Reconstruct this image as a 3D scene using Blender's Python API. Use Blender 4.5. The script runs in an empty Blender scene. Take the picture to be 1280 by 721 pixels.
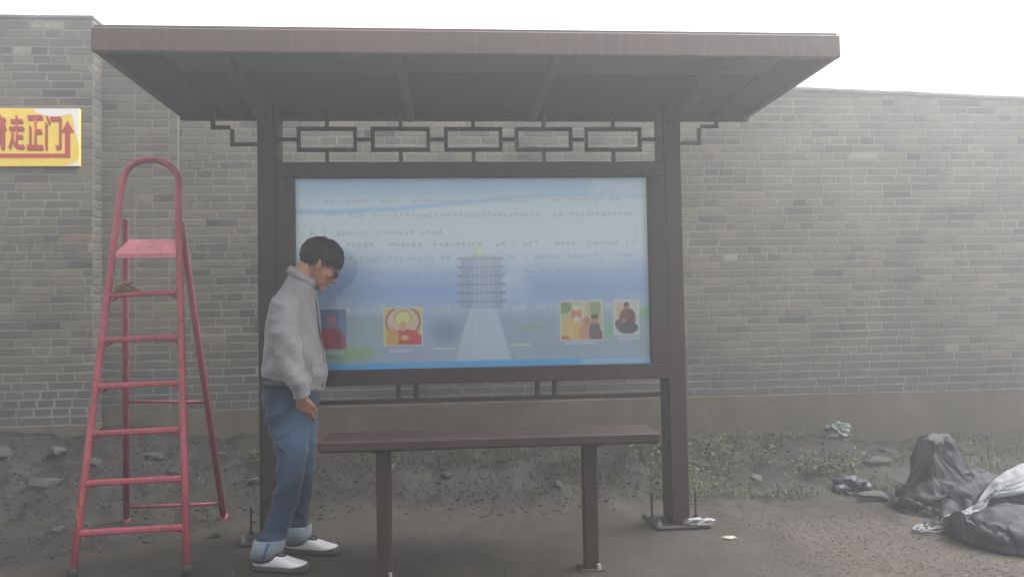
import bpy, bmesh, math, random
import numpy as np
from mathutils import Vector, Matrix, noise
from mathutils.bvhtree import BVHTree

random.seed(7)
X_, Y_, Z_ = Vector((1, 0, 0)), Vector((0, 1, 0)), Vector((0, 0, 1))
rng = np.random.default_rng(7)
scene = bpy.context.scene
C = scene.collection
R = math.radians

# ------------------------------------------------------------------ camera, sky, sun, exposure
cam_data = bpy.data.cameras.new('camera')
cam = bpy.data.objects.new('camera', cam_data)
C.objects.link(cam)
scene.camera = cam
cam_data.sensor_width = 36.0
cam_data.lens = 28.125
cam_data.clip_start = 0.05
cam_data.clip_end = 500
YAW, PITCH, ROLL = R(4.6), R(2.0), R(1.0)
fwd = Vector((math.sin(YAW) * math.cos(PITCH), math.cos(YAW) * math.cos(PITCH), math.sin(PITCH)))
rt = Vector((math.cos(YAW), -math.sin(YAW), 0))
up = rt.cross(fwd)
rt2 = rt * math.cos(ROLL) - up * math.sin(ROLL)
up2 = up * math.cos(ROLL) + rt * math.sin(ROLL)
m = Matrix((rt2, up2, -fwd)).transposed().to_4x4()
m.translation = (0, 0, 1.22)
cam.matrix_world = m

SUN_EL, SUN_AZ = R(55), R(80)            # azimuth from +Y towards +X: high beyond the wall, right
world = bpy.data.worlds.new('World')
scene.world = world
world.use_nodes = True
wn = world.node_tree
wn.nodes.clear()
wo = wn.nodes.new('ShaderNodeOutputWorld')
wb = wn.nodes.new('ShaderNodeBackground')
ws = wn.nodes.new('ShaderNodeTexSky')
ws.sky_type = 'NISHITA'
ws.sun_disc = False
ws.sun_elevation = SUN_EL
ws.sun_rotation = SUN_AZ
ws.air_density = 1.0
ws.dust_density = 6.0
ws.ozone_density = 1.0
wh = wn.nodes.new('ShaderNodeHueSaturation')
wh.inputs['Saturation'].default_value = 0.12      # overcast: the sky has hardly any colour
wb.inputs['Strength'].default_value = 0.14
wn.links.new(ws.outputs['Color'], wh.inputs['Color'])
wn.links.new(wh.outputs['Color'], wb.inputs['Color'])
wn.links.new(wb.outputs['Background'], wo.inputs['Surface'])

sun_data = bpy.data.lights.new('sun', 'SUN')
sun_data.energy = 0.7
sun_data.angle = R(60)
sun_data.color = (1.0, 0.97, 0.93)
sun = bpy.data.objects.new('sun', sun_data)
C.objects.link(sun)
sd = Vector((math.sin(SUN_AZ) * math.cos(SUN_EL), math.cos(SUN_AZ) * math.cos(SUN_EL), math.sin(SUN_EL)))
sun.rotation_euler = sd.to_track_quat('Z', 'Y').to_euler()

scene.view_settings.view_transform = 'Standard'
scene.view_settings.look = 'None'
scene.view_settings.exposure = 1.85
scene.view_settings.gamma = 1.0
scene.view_settings.use_curve_mapping = False
HAZE_DENSITY = 0.034
HAZE_ANISO = 0.66

# ------------------------------------------------------------------ helpers
def lin(c):
    c = c / 255.0
    return c / 12.92 if c <= 0.04045 else ((c + 0.055) / 1.055) ** 2.4

def rgb(r, g, b):
    return (lin(r), lin(g), lin(b), 1.0)

def lin_np(a):
    a = np.clip(a, 0, 255) / 255.0
    return np.where(a <= 0.04045, a / 12.92, ((a + 0.055) / 1.055) ** 2.4)

class MB:
    """collects shapes for one mesh object"""
    def __init__(s):
        s.v, s.f, s.t = [], [], []
        s.tint = 0.5
    def add(s, vs, fs):
        o = len(s.v)
        s.v.extend([tuple(p) for p in vs])
        s.f.extend([tuple(i + o for i in f) for f in fs])
        s.t.extend([s.tint] * len(fs))
    def box(s, x0, x1, y0, y1, z0, z1, b=0.003):
        """box with chamfered edges"""
        c = ((x0 + x1) / 2, (y0 + y1) / 2, (z0 + z1) / 2)
        h = (abs(x1 - x0) / 2, abs(y1 - y0) / 2, abs(z1 - z0) / 2)
        s.obox(c, (1, 0, 0), (0, 1, 0), (0, 0, 1), h, b)
    def obox(s, c, ax, ay, az, h, b=0.003):
        b = min(b, min(h) * 0.45)
        c, ax, ay, az = Vector(c), Vector(ax), Vector(ay), Vector(az)
        vs, idx = [], {}
        for i in (-1, 1):
            for j in (-1, 1):
                for k in (-1, 1):
                    for a in range(3):
                        d = [h[0] - b, h[1] - b, h[2] - b]
                        d[a] = h[a]
                        idx[(i, j, k, a)] = len(vs)
                        vs.append(c + ax * d[0] * i + ay * d[1] * j + az * d[2] * k)
        fs = []
        S = (-1, 1)
        for i in S:
            fs.append([idx[(i, -1, -1, 0)], idx[(i, 1, -1, 0)], idx[(i, 1, 1, 0)], idx[(i, -1, 1, 0)]])
            fs.append([idx[(-1, i, -1, 1)], idx[(1, i, -1, 1)], idx[(1, i, 1, 1)], idx[(-1, i, 1, 1)]])
            fs.append([idx[(-1, -1, i, 2)], idx[(1, -1, i, 2)], idx[(1, 1, i, 2)], idx[(-1, 1, i, 2)]])
        for i in S:
            for j in S:
                fs.append([idx[(i, j, -1, 0)], idx[(i, j, 1, 0)], idx[(i, j, 1, 1)], idx[(i, j, -1, 1)]])
                fs.append([idx[(i, -1, j, 0)], idx[(i, 1, j, 0)], idx[(i, 1, j, 2)], idx[(i, -1, j, 2)]])
                fs.append([idx[(-1, i, j, 1)], idx[(1, i, j, 1)], idx[(1, i, j, 2)], idx[(-1, i, j, 2)]])
                for k in S:
                    fs.append([idx[(i, j, k, 0)], idx[(i, j, k, 1)], idx[(i, j, k, 2)]])
        s.add(vs, fs)
    def bar(s, p, q, w, d, b=0.003, upv=(0, 0, 1)):
        """square bar from p to q, w across, d along upv"""
        p, q = Vector(p), Vector(q)
        ax = (q - p).normalized()
        u = Vector(upv)
        if abs(ax.dot(u)) > 0.98:
            u = Vector((0, 1, 0))
        ay = u.cross(ax).normalized()
        az = ax.cross(ay)
        s.obox((p + q) / 2, ax, ay, az, ((q - p).length / 2, w / 2, d / 2), b)
    def tube(s, pts, r, n=12, cap=True):
        pts = [Vector(p) for p in pts]
        rs = r if isinstance(r, (list, tuple)) else [r] * len(pts)
        d0 = (pts[1] - pts[0]).normalized()
        a = Vector((0, 0, 1)) if abs(d0.z) < 0.9 else Vector((0, 1, 0))
        u = d0.cross(a).normalized()
        vs, fs = [], []
        for i, p in enumerate(pts):
            d = (pts[min(i + 1, len(pts) - 1)] - pts[max(i - 1, 0)]).normalized()
            u = (u - d * u.dot(d)).normalized()
            w = d.cross(u)
            for k in range(n):
                t = 2 * math.pi * k / n
                vs.append(p + (u * math.cos(t) + w * math.sin(t)) * rs[i])
        for i in range(len(pts) - 1):
            for k in range(n):
                fs.append([i * n + k, i * n + (k + 1) % n, (i + 1) * n + (k + 1) % n, (i + 1) * n + k])
        if cap:
            fs.append(list(range(n))[::-1])
            fs.append([(len(pts) - 1) * n + k for k in range(n)])
        s.add(vs, fs)
    def rings(s, rings, n=24, cap=True):
        """loft: each ring (centre, half-axis u vector, half-axis v vector[, power])"""
        vs, fs = [], []
        for rg in rings:
            c, u, v = Vector(rg[0]), Vector(rg[1]), Vector(rg[2])
            e = 2.0 / (rg[3] if len(rg) > 3 else 2.0)
            for k in range(n):
                t = 2 * math.pi * k / n
                ct, st = math.cos(t), math.sin(t)
                vs.append(c + u * math.copysign(abs(ct) ** e, ct) + v * math.copysign(abs(st) ** e, st))
        for i in range(len(rings) - 1):
            for k in range(n):
                fs.append([i * n + k, i * n + (k + 1) % n, (i + 1) * n + (k + 1) % n, (i + 1) * n + k])
        if cap:
            fs.append(list(range(n))[::-1])
            fs.append([(len(rings) - 1) * n + k for k in range(n)])
        s.add(vs, fs)
    def ell(s, c, r, M=None, nu=20, nv=12):
        vs, fs = [], []
        M = M or Matrix.Identity(3)
        c = Vector(c)
        for j in range(1, nv):
            ph = math.pi * j / nv
            for k in range(nu):
                t = 2 * math.pi * k / nu
                vs.append(c + M @ Vector((r[0] * math.sin(ph) * math.cos(t), r[1] * math.sin(ph) * math.sin(t), r[2] * math.cos(ph))))
        top, bot = len(vs), len(vs) + 1
        vs.append(c + M @ Vector((0, 0, r[2])))
        vs.append(c + M @ Vector((0, 0, -r[2])))
        for j in range(nv - 2):
            for k in range(nu):
                fs.append([j * nu + k, (j + 1) * nu + k, (j + 1) * nu + (k + 1) % nu, j * nu + (k + 1) % nu])
        for k in range(nu):
            fs.append([top, k, (k + 1) % nu])
            fs.append([bot, (nv - 2) * nu + (k + 1) % nu, (nv - 2) * nu + k])
        s.add(vs, fs)
    def mesh(s, name, mat=None, smooth=False, recalc=True):
        me = bpy.data.meshes.new(name)
        me.from_pydata(s.v, [], s.f)
        if recalc:
            bm = bmesh.new()
            bm.from_mesh(me)
            bmesh.ops.recalc_face_normals(bm, faces=bm.faces)
            bm.to_mesh(me)
            bm.free()
        a = me.attributes.new('tint', 'FLOAT', 'FACE')
        a.data.foreach_set('value', np.array(s.t, dtype=np.float32))
        if smooth:
            me.polygons.foreach_set('use_smooth', [True] * len(me.polygons))
        if mat:
            me.materials.append(mat)
        return me
    def build(s, name, mat, parent=None, smooth=False, recalc=True):
        return link(name, s.mesh(name, mat, smooth, recalc), parent)

def link(name, me, parent=None):
    o = bpy.data.objects.new(name, me)
    C.objects.link(o)
    if parent is not None:
        o.parent = parent
        o.matrix_parent_inverse = Matrix.Translation(-parent.location)
    return o

def tag(o, label, cat, group=None):
    o['label'] = label
    o['category'] = cat
    if group:
        o['group'] = group
    return o

def thing(name, loc, label, cat, group=None):
    o = bpy.data.objects.new(name, None)
    o.empty_display_size = 0.1
    C.objects.link(o)
    o.location = loc
    return tag(o, label, cat, group)

def fuse(name, mb, voxel, smooth_it=4, factor=0.5):
    """union of the shapes of one part as a single continuous skin"""
    me = mb.mesh(name + '_raw')
    o = bpy.data.objects.new(name + '_raw', me)
    C.objects.link(o)
    md = o.modifiers.new('r', 'REMESH')
    md.mode = 'VOXEL'
    md.voxel_size = voxel
    ms = o.modifiers.new('s', 'SMOOTH')
    ms.iterations = smooth_it
    ms.factor = factor
    dg = bpy.context.evaluated_depsgraph_get()
    out = bpy.data.meshes.new_from_object(o.evaluated_get(dg))
    bpy.data.objects.remove(o)
    bpy.data.meshes.remove(me)
    out.name = name
    out.materials.clear()
    out.polygons.foreach_set('use_smooth', [True] * len(out.polygons))
    return out

def displace(me, fn):
    """move every vertex along its normal by fn(position, normal)"""
    n = len(me.vertices)
    co = np.empty(n * 3); me.vertices.foreach_get('co', co); co = co.reshape(-1, 3)
    no = np.empty(n * 3); me.vertex_normals.foreach_get('vector', no); no = no.reshape(-1, 3)
    d = np.array([fn(Vector(p), Vector(q)) for p, q in zip(co, no)])
    co = co + no * d[:, None]
    me.vertices.foreach_set('co', co.ravel())
    me.update()

def fbm(p, octs=4):
    return noise.fractal(p, 1.0, 2.0, octs)

def ridge(p):
    return 1.0 - min(1.0, abs(noise.noise(p)) * 2.2)

def sstep(a, b, x):
    t = min(1.0, max(0.0, (x - a) / (b - a)))
    return t * t * (3 - 2 * t)

# ------------------------------------------------------------------ materials
def new_mat(name):
    mt = bpy.data.materials.new(name)
    mt.use_nodes = True
    nt = mt.node_tree
    return mt, nt, nt.nodes['Principled BSDF']

def N(nt, kind, **kw):
    n = nt.nodes.new('ShaderNode' + kind)
    for k, v in kw.items():
        if k in n.inputs:
            n.inputs[k].default_value = v
        else:
            setattr(n, k, v)
    return n

def ramp(nt, fac, stops):
    r = N(nt, 'ValToRGB')
    el = r.color_ramp.elements
    while len(el) < len(stops):
        el.new(0.5)
    for e, (p, c) in zip(el, stops):
        e.position = p
        e.color = c
    nt.links.new(fac, r.inputs['Fac'])
    return r.outputs['Color']

def mix(nt, fac, a, b, mode='MIX'):
    x = N(nt, 'MixRGB', blend_type=mode)
    for key, val in (('Fac', fac), ('Color1', a), ('Color2', b)):
        if hasattr(val, 'is_linked') or hasattr(val, 'links'):
            nt.links.new(val, x.inputs[key])
        else:
            x.inputs[key].default_value = val
    return x.outputs['Color']

def math_n(nt, op, a, b=0.0):
    x = N(nt, 'Math', operation=op)
    for i, val in enumerate((a, b)):
        if hasattr(val, 'links'):
            nt.links.new(val, x.inputs[i])
        else:
            x.inputs[i].default_value = val
    return x.outputs[0]

def noise_n(nt, scale, detail=4, rough=0.55, vec=None, dist=0.0):
    n = N(nt, 'TexNoise', Scale=scale, Detail=detail, Roughness=rough, Distortion=dist)
    if vec is None:
        vec = geo(nt)
    nt.links.new(vec, n.inputs['Vector'])
    return n.outputs['Fac']

def geo(nt):
    return N(nt, 'NewGeometry').outputs['Position']

def scaled(nt, vec, s):
    x = N(nt, 'VectorMath', operation='MULTIPLY')
    nt.links.new(vec, x.inputs[0])
    x.inputs[1].default_value = s
    return x.outputs[0]

def bump(nt, b, h, strength=0.3, dist=0.01):
    x = N(nt, 'Bump', Strength=strength, Distance=dist)
    nt.links.new(h, x.inputs['Height'])
    nt.links.new(x.outputs['Normal'], b.inputs['Normal'])

def attr(nt, name, out='Fac'):
    return N(nt, 'Attribute', attribute_name=name).outputs[out]

def painted(name, base, worn, scale=14, rough=0.45, amount=(0.5, 0.72), grime=0.25, spec=0.4):
    mt, nt, b = new_mat(name)
    n1 = noise_n(nt, scale, 6, 0.65)
    n2 = noise_n(nt, scale * 0.22, 3)
    c = mix(nt, ramp(nt, n1, [(amount[0], (0, 0, 0, 1)), (amount[1], (1, 1, 1, 1))]), base, worn)
    c = mix(nt, grime, c, ramp(nt, n2, [(0.3, tuple(x * 0.6 for x in base[:3]) + (1,)), (0.7, tuple(min(1, x * 1.35 + 0.01) for x in base[:3]) + (1,))]))
    nt.links.new(c, b.inputs['Base Color'])
    nt.links.new(ramp(nt, n1, [(0.3, (rough - 0.08,) * 3 + (1,)), (0.75, (rough + 0.25,) * 3 + (1,))]), b.inputs['Roughness'])
    b.inputs['Specular IOR Level'].default_value = spec
    n3 = noise_n(nt, 1.0, 4, 0.6, scaled(nt, geo(nt), (30, 30, 1.6)))
    dust = tuple(min(1, x * 1.5 + 0.03) for x in base[:3]) + (1,)
    base_in = b.inputs['Base Color'].links[0].from_socket
    nt.links.new(mix(nt, math_n(nt, 'MULTIPLY', ramp(nt, n3, [(0.5, (0, 0, 0, 1)), (0.7, (1, 1, 1, 1))]), 0.35), base_in, dust), b.inputs['Base Color'])
    bump(nt, b, n1, 0.12, 0.004)
    return mt

def plain(name, base, rough=0.6, scale=40, var=0.15, bmp=0.15, bd=0.004, spec=0.4):
    mt, nt, b = new_mat(name)
    n1 = noise_n(nt, scale, 5, 0.6)
    c = ramp(nt, n1, [(0.25, tuple(x * (1 - var) for x in base[:3]) + (1,)), (0.75, tuple(min(1, x * (1 + var)) for x in base[:3]) + (1,))])
    nt.links.new(c, b.inputs['Base Color'])
    b.inputs['Roughness'].default_value = rough
    b.inputs['Specular IOR Level'].default_value = spec
    bump(nt, b, n1, bmp, bd)
    return mt

M = {}
M['frame'] = painted('brown_paint', rgb(45, 29, 28), rgb(64, 48, 46), 18, 0.4, (0.52, 0.75))
M['fascia'] = painted('fascia_paint', rgb(81, 66, 61), rgb(100, 86, 81), 12, 0.6, (0.5, 0.75))
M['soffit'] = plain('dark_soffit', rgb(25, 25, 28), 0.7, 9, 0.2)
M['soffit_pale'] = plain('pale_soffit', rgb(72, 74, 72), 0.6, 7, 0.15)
M['beam'] = painted('beam_paint', rgb(56, 50, 49), rgb(76, 70, 68), 16, 0.45)
M['dark_metal'] = painted('dark_lattice_paint', rgb(50, 40, 42), rgb(70, 56, 56), 25, 0.4)
M['bench'] = painted('bench_paint', rgb(46, 30, 27), rgb(61, 45, 41), 16, 0.6, (0.5, 0.8))
M['plate'] = painted('steel_plate', rgb(52, 47, 46), rgb(84, 74, 66), 30, 0.55)
M['bolt'] = plain('galvanised_bolt', rgb(120, 118, 114), 0.4, 60)
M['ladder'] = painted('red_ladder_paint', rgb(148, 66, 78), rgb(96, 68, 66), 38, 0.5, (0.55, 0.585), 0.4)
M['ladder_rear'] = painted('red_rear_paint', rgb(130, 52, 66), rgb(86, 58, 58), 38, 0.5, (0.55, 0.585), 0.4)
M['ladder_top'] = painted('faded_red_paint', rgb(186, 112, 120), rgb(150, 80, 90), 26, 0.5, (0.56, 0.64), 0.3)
M['primer'] = plain('yellow_primer', rgb(150, 118, 66), 0.6, 60, 0.3)
M['rubber'] = plain('black_rubber', rgb(48, 44, 44), 0.7, 60)
M['wire'] = plain('tan_wire', rgb(120, 104, 86), 0.6, 80, 0.3)
M['rag'] = plain('white_rag', rgb(135, 135, 139), 0.8, 50, 0.12, 0.4)
M['white_plastic'] = plain('white_plastic', rgb(96, 102, 100), 0.45, 30, 0.12)
M['purple_plastic'] = plain('dark_purple_plastic', rgb(66, 60, 74), 0.4, 30, 0.3)
M['paper'] = plain('paper', rgb(150, 145, 132), 0.8, 60)
M['stone'] = plain('grey_stone', rgb(57, 56, 53), 0.85, 26, 0.35, 0.5, 0.01)
M['stone_pale'] = plain('pale_stone', rgb(71, 72, 69), 0.85, 26, 0.25, 0.5, 0.01)

def brick_mat():
    mt, nt, b = new_mat('grey_brick')
    t = attr(nt, 'tint')
    c = ramp(nt, t, [(0.0, rgb(83, 82, 82)), (0.16, rgb(99, 97, 93)), (0.34, rgb(114, 110, 102)), (0.55, rgb(123, 118, 107)),
                     (0.75, rgb(134, 127, 112)), (0.88, rgb(145, 134, 115)), (0.95, rgb(138, 118, 101)), (1.0, rgb(166, 159, 142))])
    pos = geo(nt)
    n1 = noise_n(nt, 26, 6, 0.65)
    n2 = noise_n(nt, 1.1, 4, 0.6, dist=0.6)
    c = mix(nt, 0.55, c, ramp(nt, n1, [(0.25, (0.10, 0.10, 0.10, 1)), (0.75, (0.36, 0.355, 0.34, 1))]), 'OVERLAY')
    c = mix(nt, math_n(nt, 'MULTIPLY', ramp(nt, n2, [(0.42, (0, 0, 0, 1)), (0.66, (1, 1, 1, 1))]), 0.5), c, rgb(130, 124, 112))
    n4 = noise_n(nt, 0.8, 5, 0.65, scaled(nt, geo(nt), (1.6, 1.6, 0.7)), 0.8)
    c = mix(nt, math_n(nt, 'MULTIPLY', ramp(nt, n4, [(0.52, (0, 0, 0, 1)), (0.7, (1, 1, 1, 1))]), 0.5), c, rgb(93, 91, 87))
    # rising damp: the lowest courses have taken up water and are stained blue-grey
    sep = N(nt, 'SeparateXYZ'); nt.links.new(pos, sep.inputs[0])
    zz = math_n(nt, 'ADD', sep.outputs['Z'], math_n(nt, 'MULTIPLY', noise_n(nt, 1.8, 4), 0.5))
    mr = N(nt, 'MapRange'); nt.links.new(zz, mr.inputs[0])
    mr.inputs[1].default_value = 1.28; mr.inputs[2].default_value = 0.92
    mr.inputs[3].default_value = 0.0; mr.inputs[4].default_value = 0.62
    c = mix(nt, mr.outputs[0], c, rgb(74, 76, 80))
    nt.links.new(c, b.inputs['Base Color'])
    b.inputs['Roughness'].default_value = 0.85
    b.inputs['Specular IOR Level'].default_value = 0.25
    bump(nt, b, n1, 0.35, 0.006)
    return mt
M['brick'] = brick_mat()
def mortar_mat():
    mt, nt, b = new_mat('pale_mortar')
    n1 = noise_n(nt, 2.2, 5, 0.65, dist=0.8)
    n2 = noise_n(nt, 30, 5, 0.6)
    c = ramp(nt, n1, [(0.32, rgb(115, 112, 106)), (0.5, rgb(133, 130, 123)), (0.7, rgb(155, 150, 141))])
    c = mix(nt, 0.4, c, ramp(nt, n2, [(0.3, (0.12, 0.12, 0.12, 1)), (0.7, (0.36, 0.36, 0.35, 1))]), 'OVERLAY')
    nt.links.new(c, b.inputs['Base Color'])
    b.inputs['Roughness'].default_value = 0.9
    bump(nt, b, n2, 0.4, 0.006)
    return mt
M['mortar'] = mortar_mat()

def concrete_mat():
    mt, nt, b = new_mat('rendered_plinth')
    n1 = noise_n(nt, 3.0, 6, 0.6)
    n2 = noise_n(nt, 60, 4, 0.6)
    vec = scaled(nt, geo(nt), (6, 6, 0.8))
    n3 = noise_n(nt, 1.0, 4, 0.6, vec)
    c = ramp(nt, n1, [(0.3, rgb(78, 72, 63)), (0.7, rgb(106, 97, 84))])
    c = mix(nt, math_n(nt, 'MULTIPLY', ramp(nt, n3, [(0.45, (0, 0, 0, 1)), (0.75, (1, 1, 1, 1))]), 0.6), c, rgb(74, 69, 62))
    nt.links.new(c, b.inputs['Base Color'])
    b.inputs['Roughness'].default_value = 0.9
    bump(nt, b, n2, 0.3, 0.006)
    return mt
M['plinth'] = concrete_mat()

def ground_mat():
    mt, nt, b = new_mat('dirt_ground')
    nb = noise_n(nt, 1.3, 5, 0.6)
    nm = noise_n(nt, 9, 6, 0.65)
    nf = noise_n(nt, 70, 5, 0.7)
    # bare trodden earth
    earth = ramp(nt, nb, [(0.3, rgb(41, 35, 28)), (0.55, rgb(52, 46, 37)), (0.75, rgb(63, 55, 45))])
    earth = mix(nt, 0.5, earth, ramp(nt, nf, [(0.3, (0.05, 0.05, 0.05, 1)), (0.7, (0.4, 0.4, 0.38, 1))]), 'OVERLAY')
    # rough, damp bank
    bank = ramp(nt, nm, [(0.3, rgb(23, 20, 16)), (0.5, rgb(35, 30, 24)), (0.7, rgb(49, 43, 34))])
    bank = mix(nt, 0.6, bank, ramp(nt, nf, [(0.3, (0.05, 0.05, 0.05, 1)), (0.7, (0.42, 0.42, 0.4, 1))]), 'OVERLAY')
    # concrete skin
    pad = ramp(nt, nb, [(0.3, rgb(48, 43, 35)), (0.7, rgb(68, 60, 50))])
    pad = mix(nt, 0.6, pad, ramp(nt, nm, [(0.35, (0.12, 0.12, 0.11, 1)), (0.7, (0.36, 0.36, 0.34, 1))]), 'OVERLAY')
    pad = mix(nt, 0.55, pad, ramp(nt, nf, [(0.3, (0.08, 0.08, 0.08, 1)), (0.7, (0.42, 0.41, 0.38, 1))]), 'OVERLAY')
    mud = noise_n(nt, 2.6, 6, 0.7, dist=0.8)
    pad = mix(nt, math_n(nt, 'MULTIPLY', ramp(nt, mud, [(0.48, (0, 0, 0, 1)), (0.62, (1, 1, 1, 1))]), 0.7), pad, rgb(58, 50, 42))
    crk = N(nt, 'TexVoronoi', Scale=2.2, feature='DISTANCE_TO_EDGE')
    wob = N(nt, 'TexNoise', Scale=6.0, Detail=4.0)
    nt.links.new(geo(nt), wob.inputs['Vector'])
    wv = N(nt, 'VectorMath', operation='ADD')
    nt.links.new(geo(nt), wv.inputs[0]); nt.links.new(wob.outputs['Color'], wv.inputs[1])
    nt.links.new(wv.outputs[0], crk.inputs['Vector'])
    pad = mix(nt, math_n(nt, 'MULTIPLY', ramp(nt, crk.outputs['Distance'], [(0.0, (1, 1, 1, 1)), (0.018, (0, 0, 0, 1))]), 0.55), pad, rgb(34, 31, 28))
    # brownish gravel
    vo = N(nt, 'TexVoronoi', Scale=60.0); nt.links.new(geo(nt), vo.inputs['Vector'])
    grav = ramp(nt, vo.outputs['Color'], [(0.2, rgb(37, 30, 24)), (0.5, rgb(51, 43, 35)), (0.8, rgb(71, 61, 51))])
    c = mix(nt, attr(nt, 'bank'), earth, bank)
    c = mix(nt, attr(nt, 'gravel'), c, grav)
    c = mix(nt, attr(nt, 'pad'), c, pad)
    c = mix(nt, attr(nt, 'green'), c, ramp(nt, nm, [(0.35, rgb(34, 39, 31)), (0.7, rgb(55, 60, 46))]))
    nt.links.new(c, b.inputs['Base Color'])
    nt.links.new(ramp(nt, nb, [(0.3, (0.6,) * 3 + (1,)), (0.7, (0.9,) * 3 + (1,))]), b.inputs['Roughness'])
    h = math_n(nt, 'ADD', math_n(nt, 'MULTIPLY', nm, 0.6), math_n(nt, 'MULTIPLY', nf, 0.4))
    bump(nt, b, h, 0.5, 0.02)
    return mt
M['ground'] = ground_mat()

def tint_mat(name, stops, rough=0.8, spec=0.3, sss=False):
    mt, nt, b = new_mat(name)
    c = ramp(nt, attr(nt, 'tint'), stops)
    nt.links.new(c, b.inputs['Base Color'])
    b.inputs['Roughness'].default_value = rough
    b.inputs['Specular IOR Level'].default_value = spec
    return mt
M['pebble'] = tint_mat('gravel_pebble', [(0, rgb(47, 39, 32)), (0.5, rgb(64, 55, 46)), (0.85, rgb(84, 75, 64)), (1, rgb(120, 110, 97))])
M['rubble'] = tint_mat('rubble_chip', [(0, rgb(30, 28, 24)), (0.6, rgb(48, 44, 37)), (1, rgb(74, 68, 59))])
M['weed'] = tint_mat('weed_leaf', [(0, rgb(51, 57, 42)), (0.4, rgb(65, 77, 52)), (0.7, rgb(85, 98, 65)), (0.88, rgb(107, 107, 77)), (1, rgb(101, 91, 72))])
M['dead'] = tint_mat('dead_grass', [(0, rgb(41, 44, 38)), (0.5, rgb(63, 63, 52)), (1, rgb(92, 86, 69))])

def vcol_mat(name, rough=0.35, spec=0.4):
    mt, nt, b = new_mat(name)
    a = N(nt, 'Attribute', attribute_name='print')
    nt.links.new(a.outputs['Color'], b.inputs['Base Color'])
    b.inputs['Roughness'].default_value = rough
    b.inputs['Specular IOR Level'].default_value = spec
    return mt
M['print'] = vcol_mat('printed_sheet')

def glass_mat():
    mt = bpy.data.materials.new('cover_glass')
    mt.use_nodes = True
    nt = mt.node_tree
    nt.nodes.clear()
    o = N(nt, 'OutputMaterial')
    tr = N(nt, 'BsdfTransparent', Color=(0.98, 0.99, 0.99, 1))
    gl = N(nt, 'BsdfGlossy', Color=(1, 1, 1, 1), Roughness=0.03)
    fr = N(nt, 'Fresnel', IOR=1.5)
    mx = N(nt, 'MixShader')
    nt.links.new(math_n(nt, 'MULTIPLY', fr.outputs[0], 1.0), mx.inputs[0])
    nt.links.new(tr.outputs[0], mx.inputs[1])
    nt.links.new(gl.outputs[0], mx.inputs[2])
    nt.links.new(mx.outputs[0], o.inputs['Surface'])
    return mt
M['glass'] = glass_mat()

def fabric(name, base, second, scale=120, big=8, rough=0.9, amt=0.5):
    mt, nt, b = new_mat(name)
    n1 = noise_n(nt, scale, 3, 0.7)
    n2 = noise_n(nt, big, 4, 0.6)
    c = ramp(nt, n1, [(0.35, base), (0.65, second)])
    c = mix(nt, amt, c, ramp(nt, n2, [(0.3, tuple(x * 0.72 for x in base[:3]) + (1,)), (0.7, tuple(min(1, x * 1.15) for x in second[:3]) + (1,))]))
    nt.links.new(c, b.inputs['Base Color'])
    b.inputs['Roughness'].default_value = rough
    b.inputs['Specular IOR Level'].default_value = 0.2
    b.inputs['Sheen Weight'].default_value = 0.15
    bump(nt, b, n1, 0.25, 0.003)
    return mt
M['jacket'] = fabric('grey_melange_jacket', rgb(106, 102, 106), rgb(140, 136, 139), 150, 10, 0.9, 0.25)
M['jeans'] = fabric('blue_denim', rgb(10, 20, 38), rgb(28, 46, 74), 160, 14, 0.9, 0.35)
M['jeans_cuff'] = fabric('pale_denim_inside', rgb(92, 104, 114), rgb(120, 131, 140), 160, 9)
M['stripe'] = fabric('denim_seam', rgb(44, 56, 110), rgb(60, 74, 130), 160, 9)
M['belt'] = plain('dark_belt', rgb(36, 38, 46), 0.5, 60)
M['shoe'] = plain('white_canvas', rgb(188, 188, 190), 0.7, 90, 0.08, 0.15, 0.002)
M['shoe_trim'] = plain('navy_trim', rgb(42, 40, 52), 0.7, 90)
M['sole'] = plain('grey_sole', rgb(48, 46, 48), 0.7, 60)
M['sock'] = fabric('grey_sock', rgb(150, 154, 166), rgb(170, 174, 186))
M['hair'] = plain('black_hair', rgb(15, 14, 16), 0.5, 90, 0.3, 0.3, 0.003)
M['glasses'] = plain('dark_glasses_frame', rgb(34, 30, 34), 0.3, 60)
M['eye'] = plain('eye_dark', rgb(44, 32, 28), 0.2, 60)

def skin_mat():
    mt, nt, b = new_mat('skin')
    n1 = noise_n(nt, 30, 4)
    nt.links.new(ramp(nt, n1, [(0.3, rgb(132, 90, 70)), (0.7, rgb(160, 114, 90))]), b.inputs['Base Color'])
    b.inputs['Roughness'].default_value = 0.55
    b.inputs['Subsurface Weight'].default_value = 0.08
    b.inputs['Subsurface Radius'].default_value = (0.02, 0.008, 0.004)
    bump(nt, b, noise_n(nt, 200, 3), 0.1, 0.002)
    return mt
M['skin'] = skin_mat()
M['lips'] = plain('lip_skin', rgb(146, 88, 78), 0.5, 60)

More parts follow.
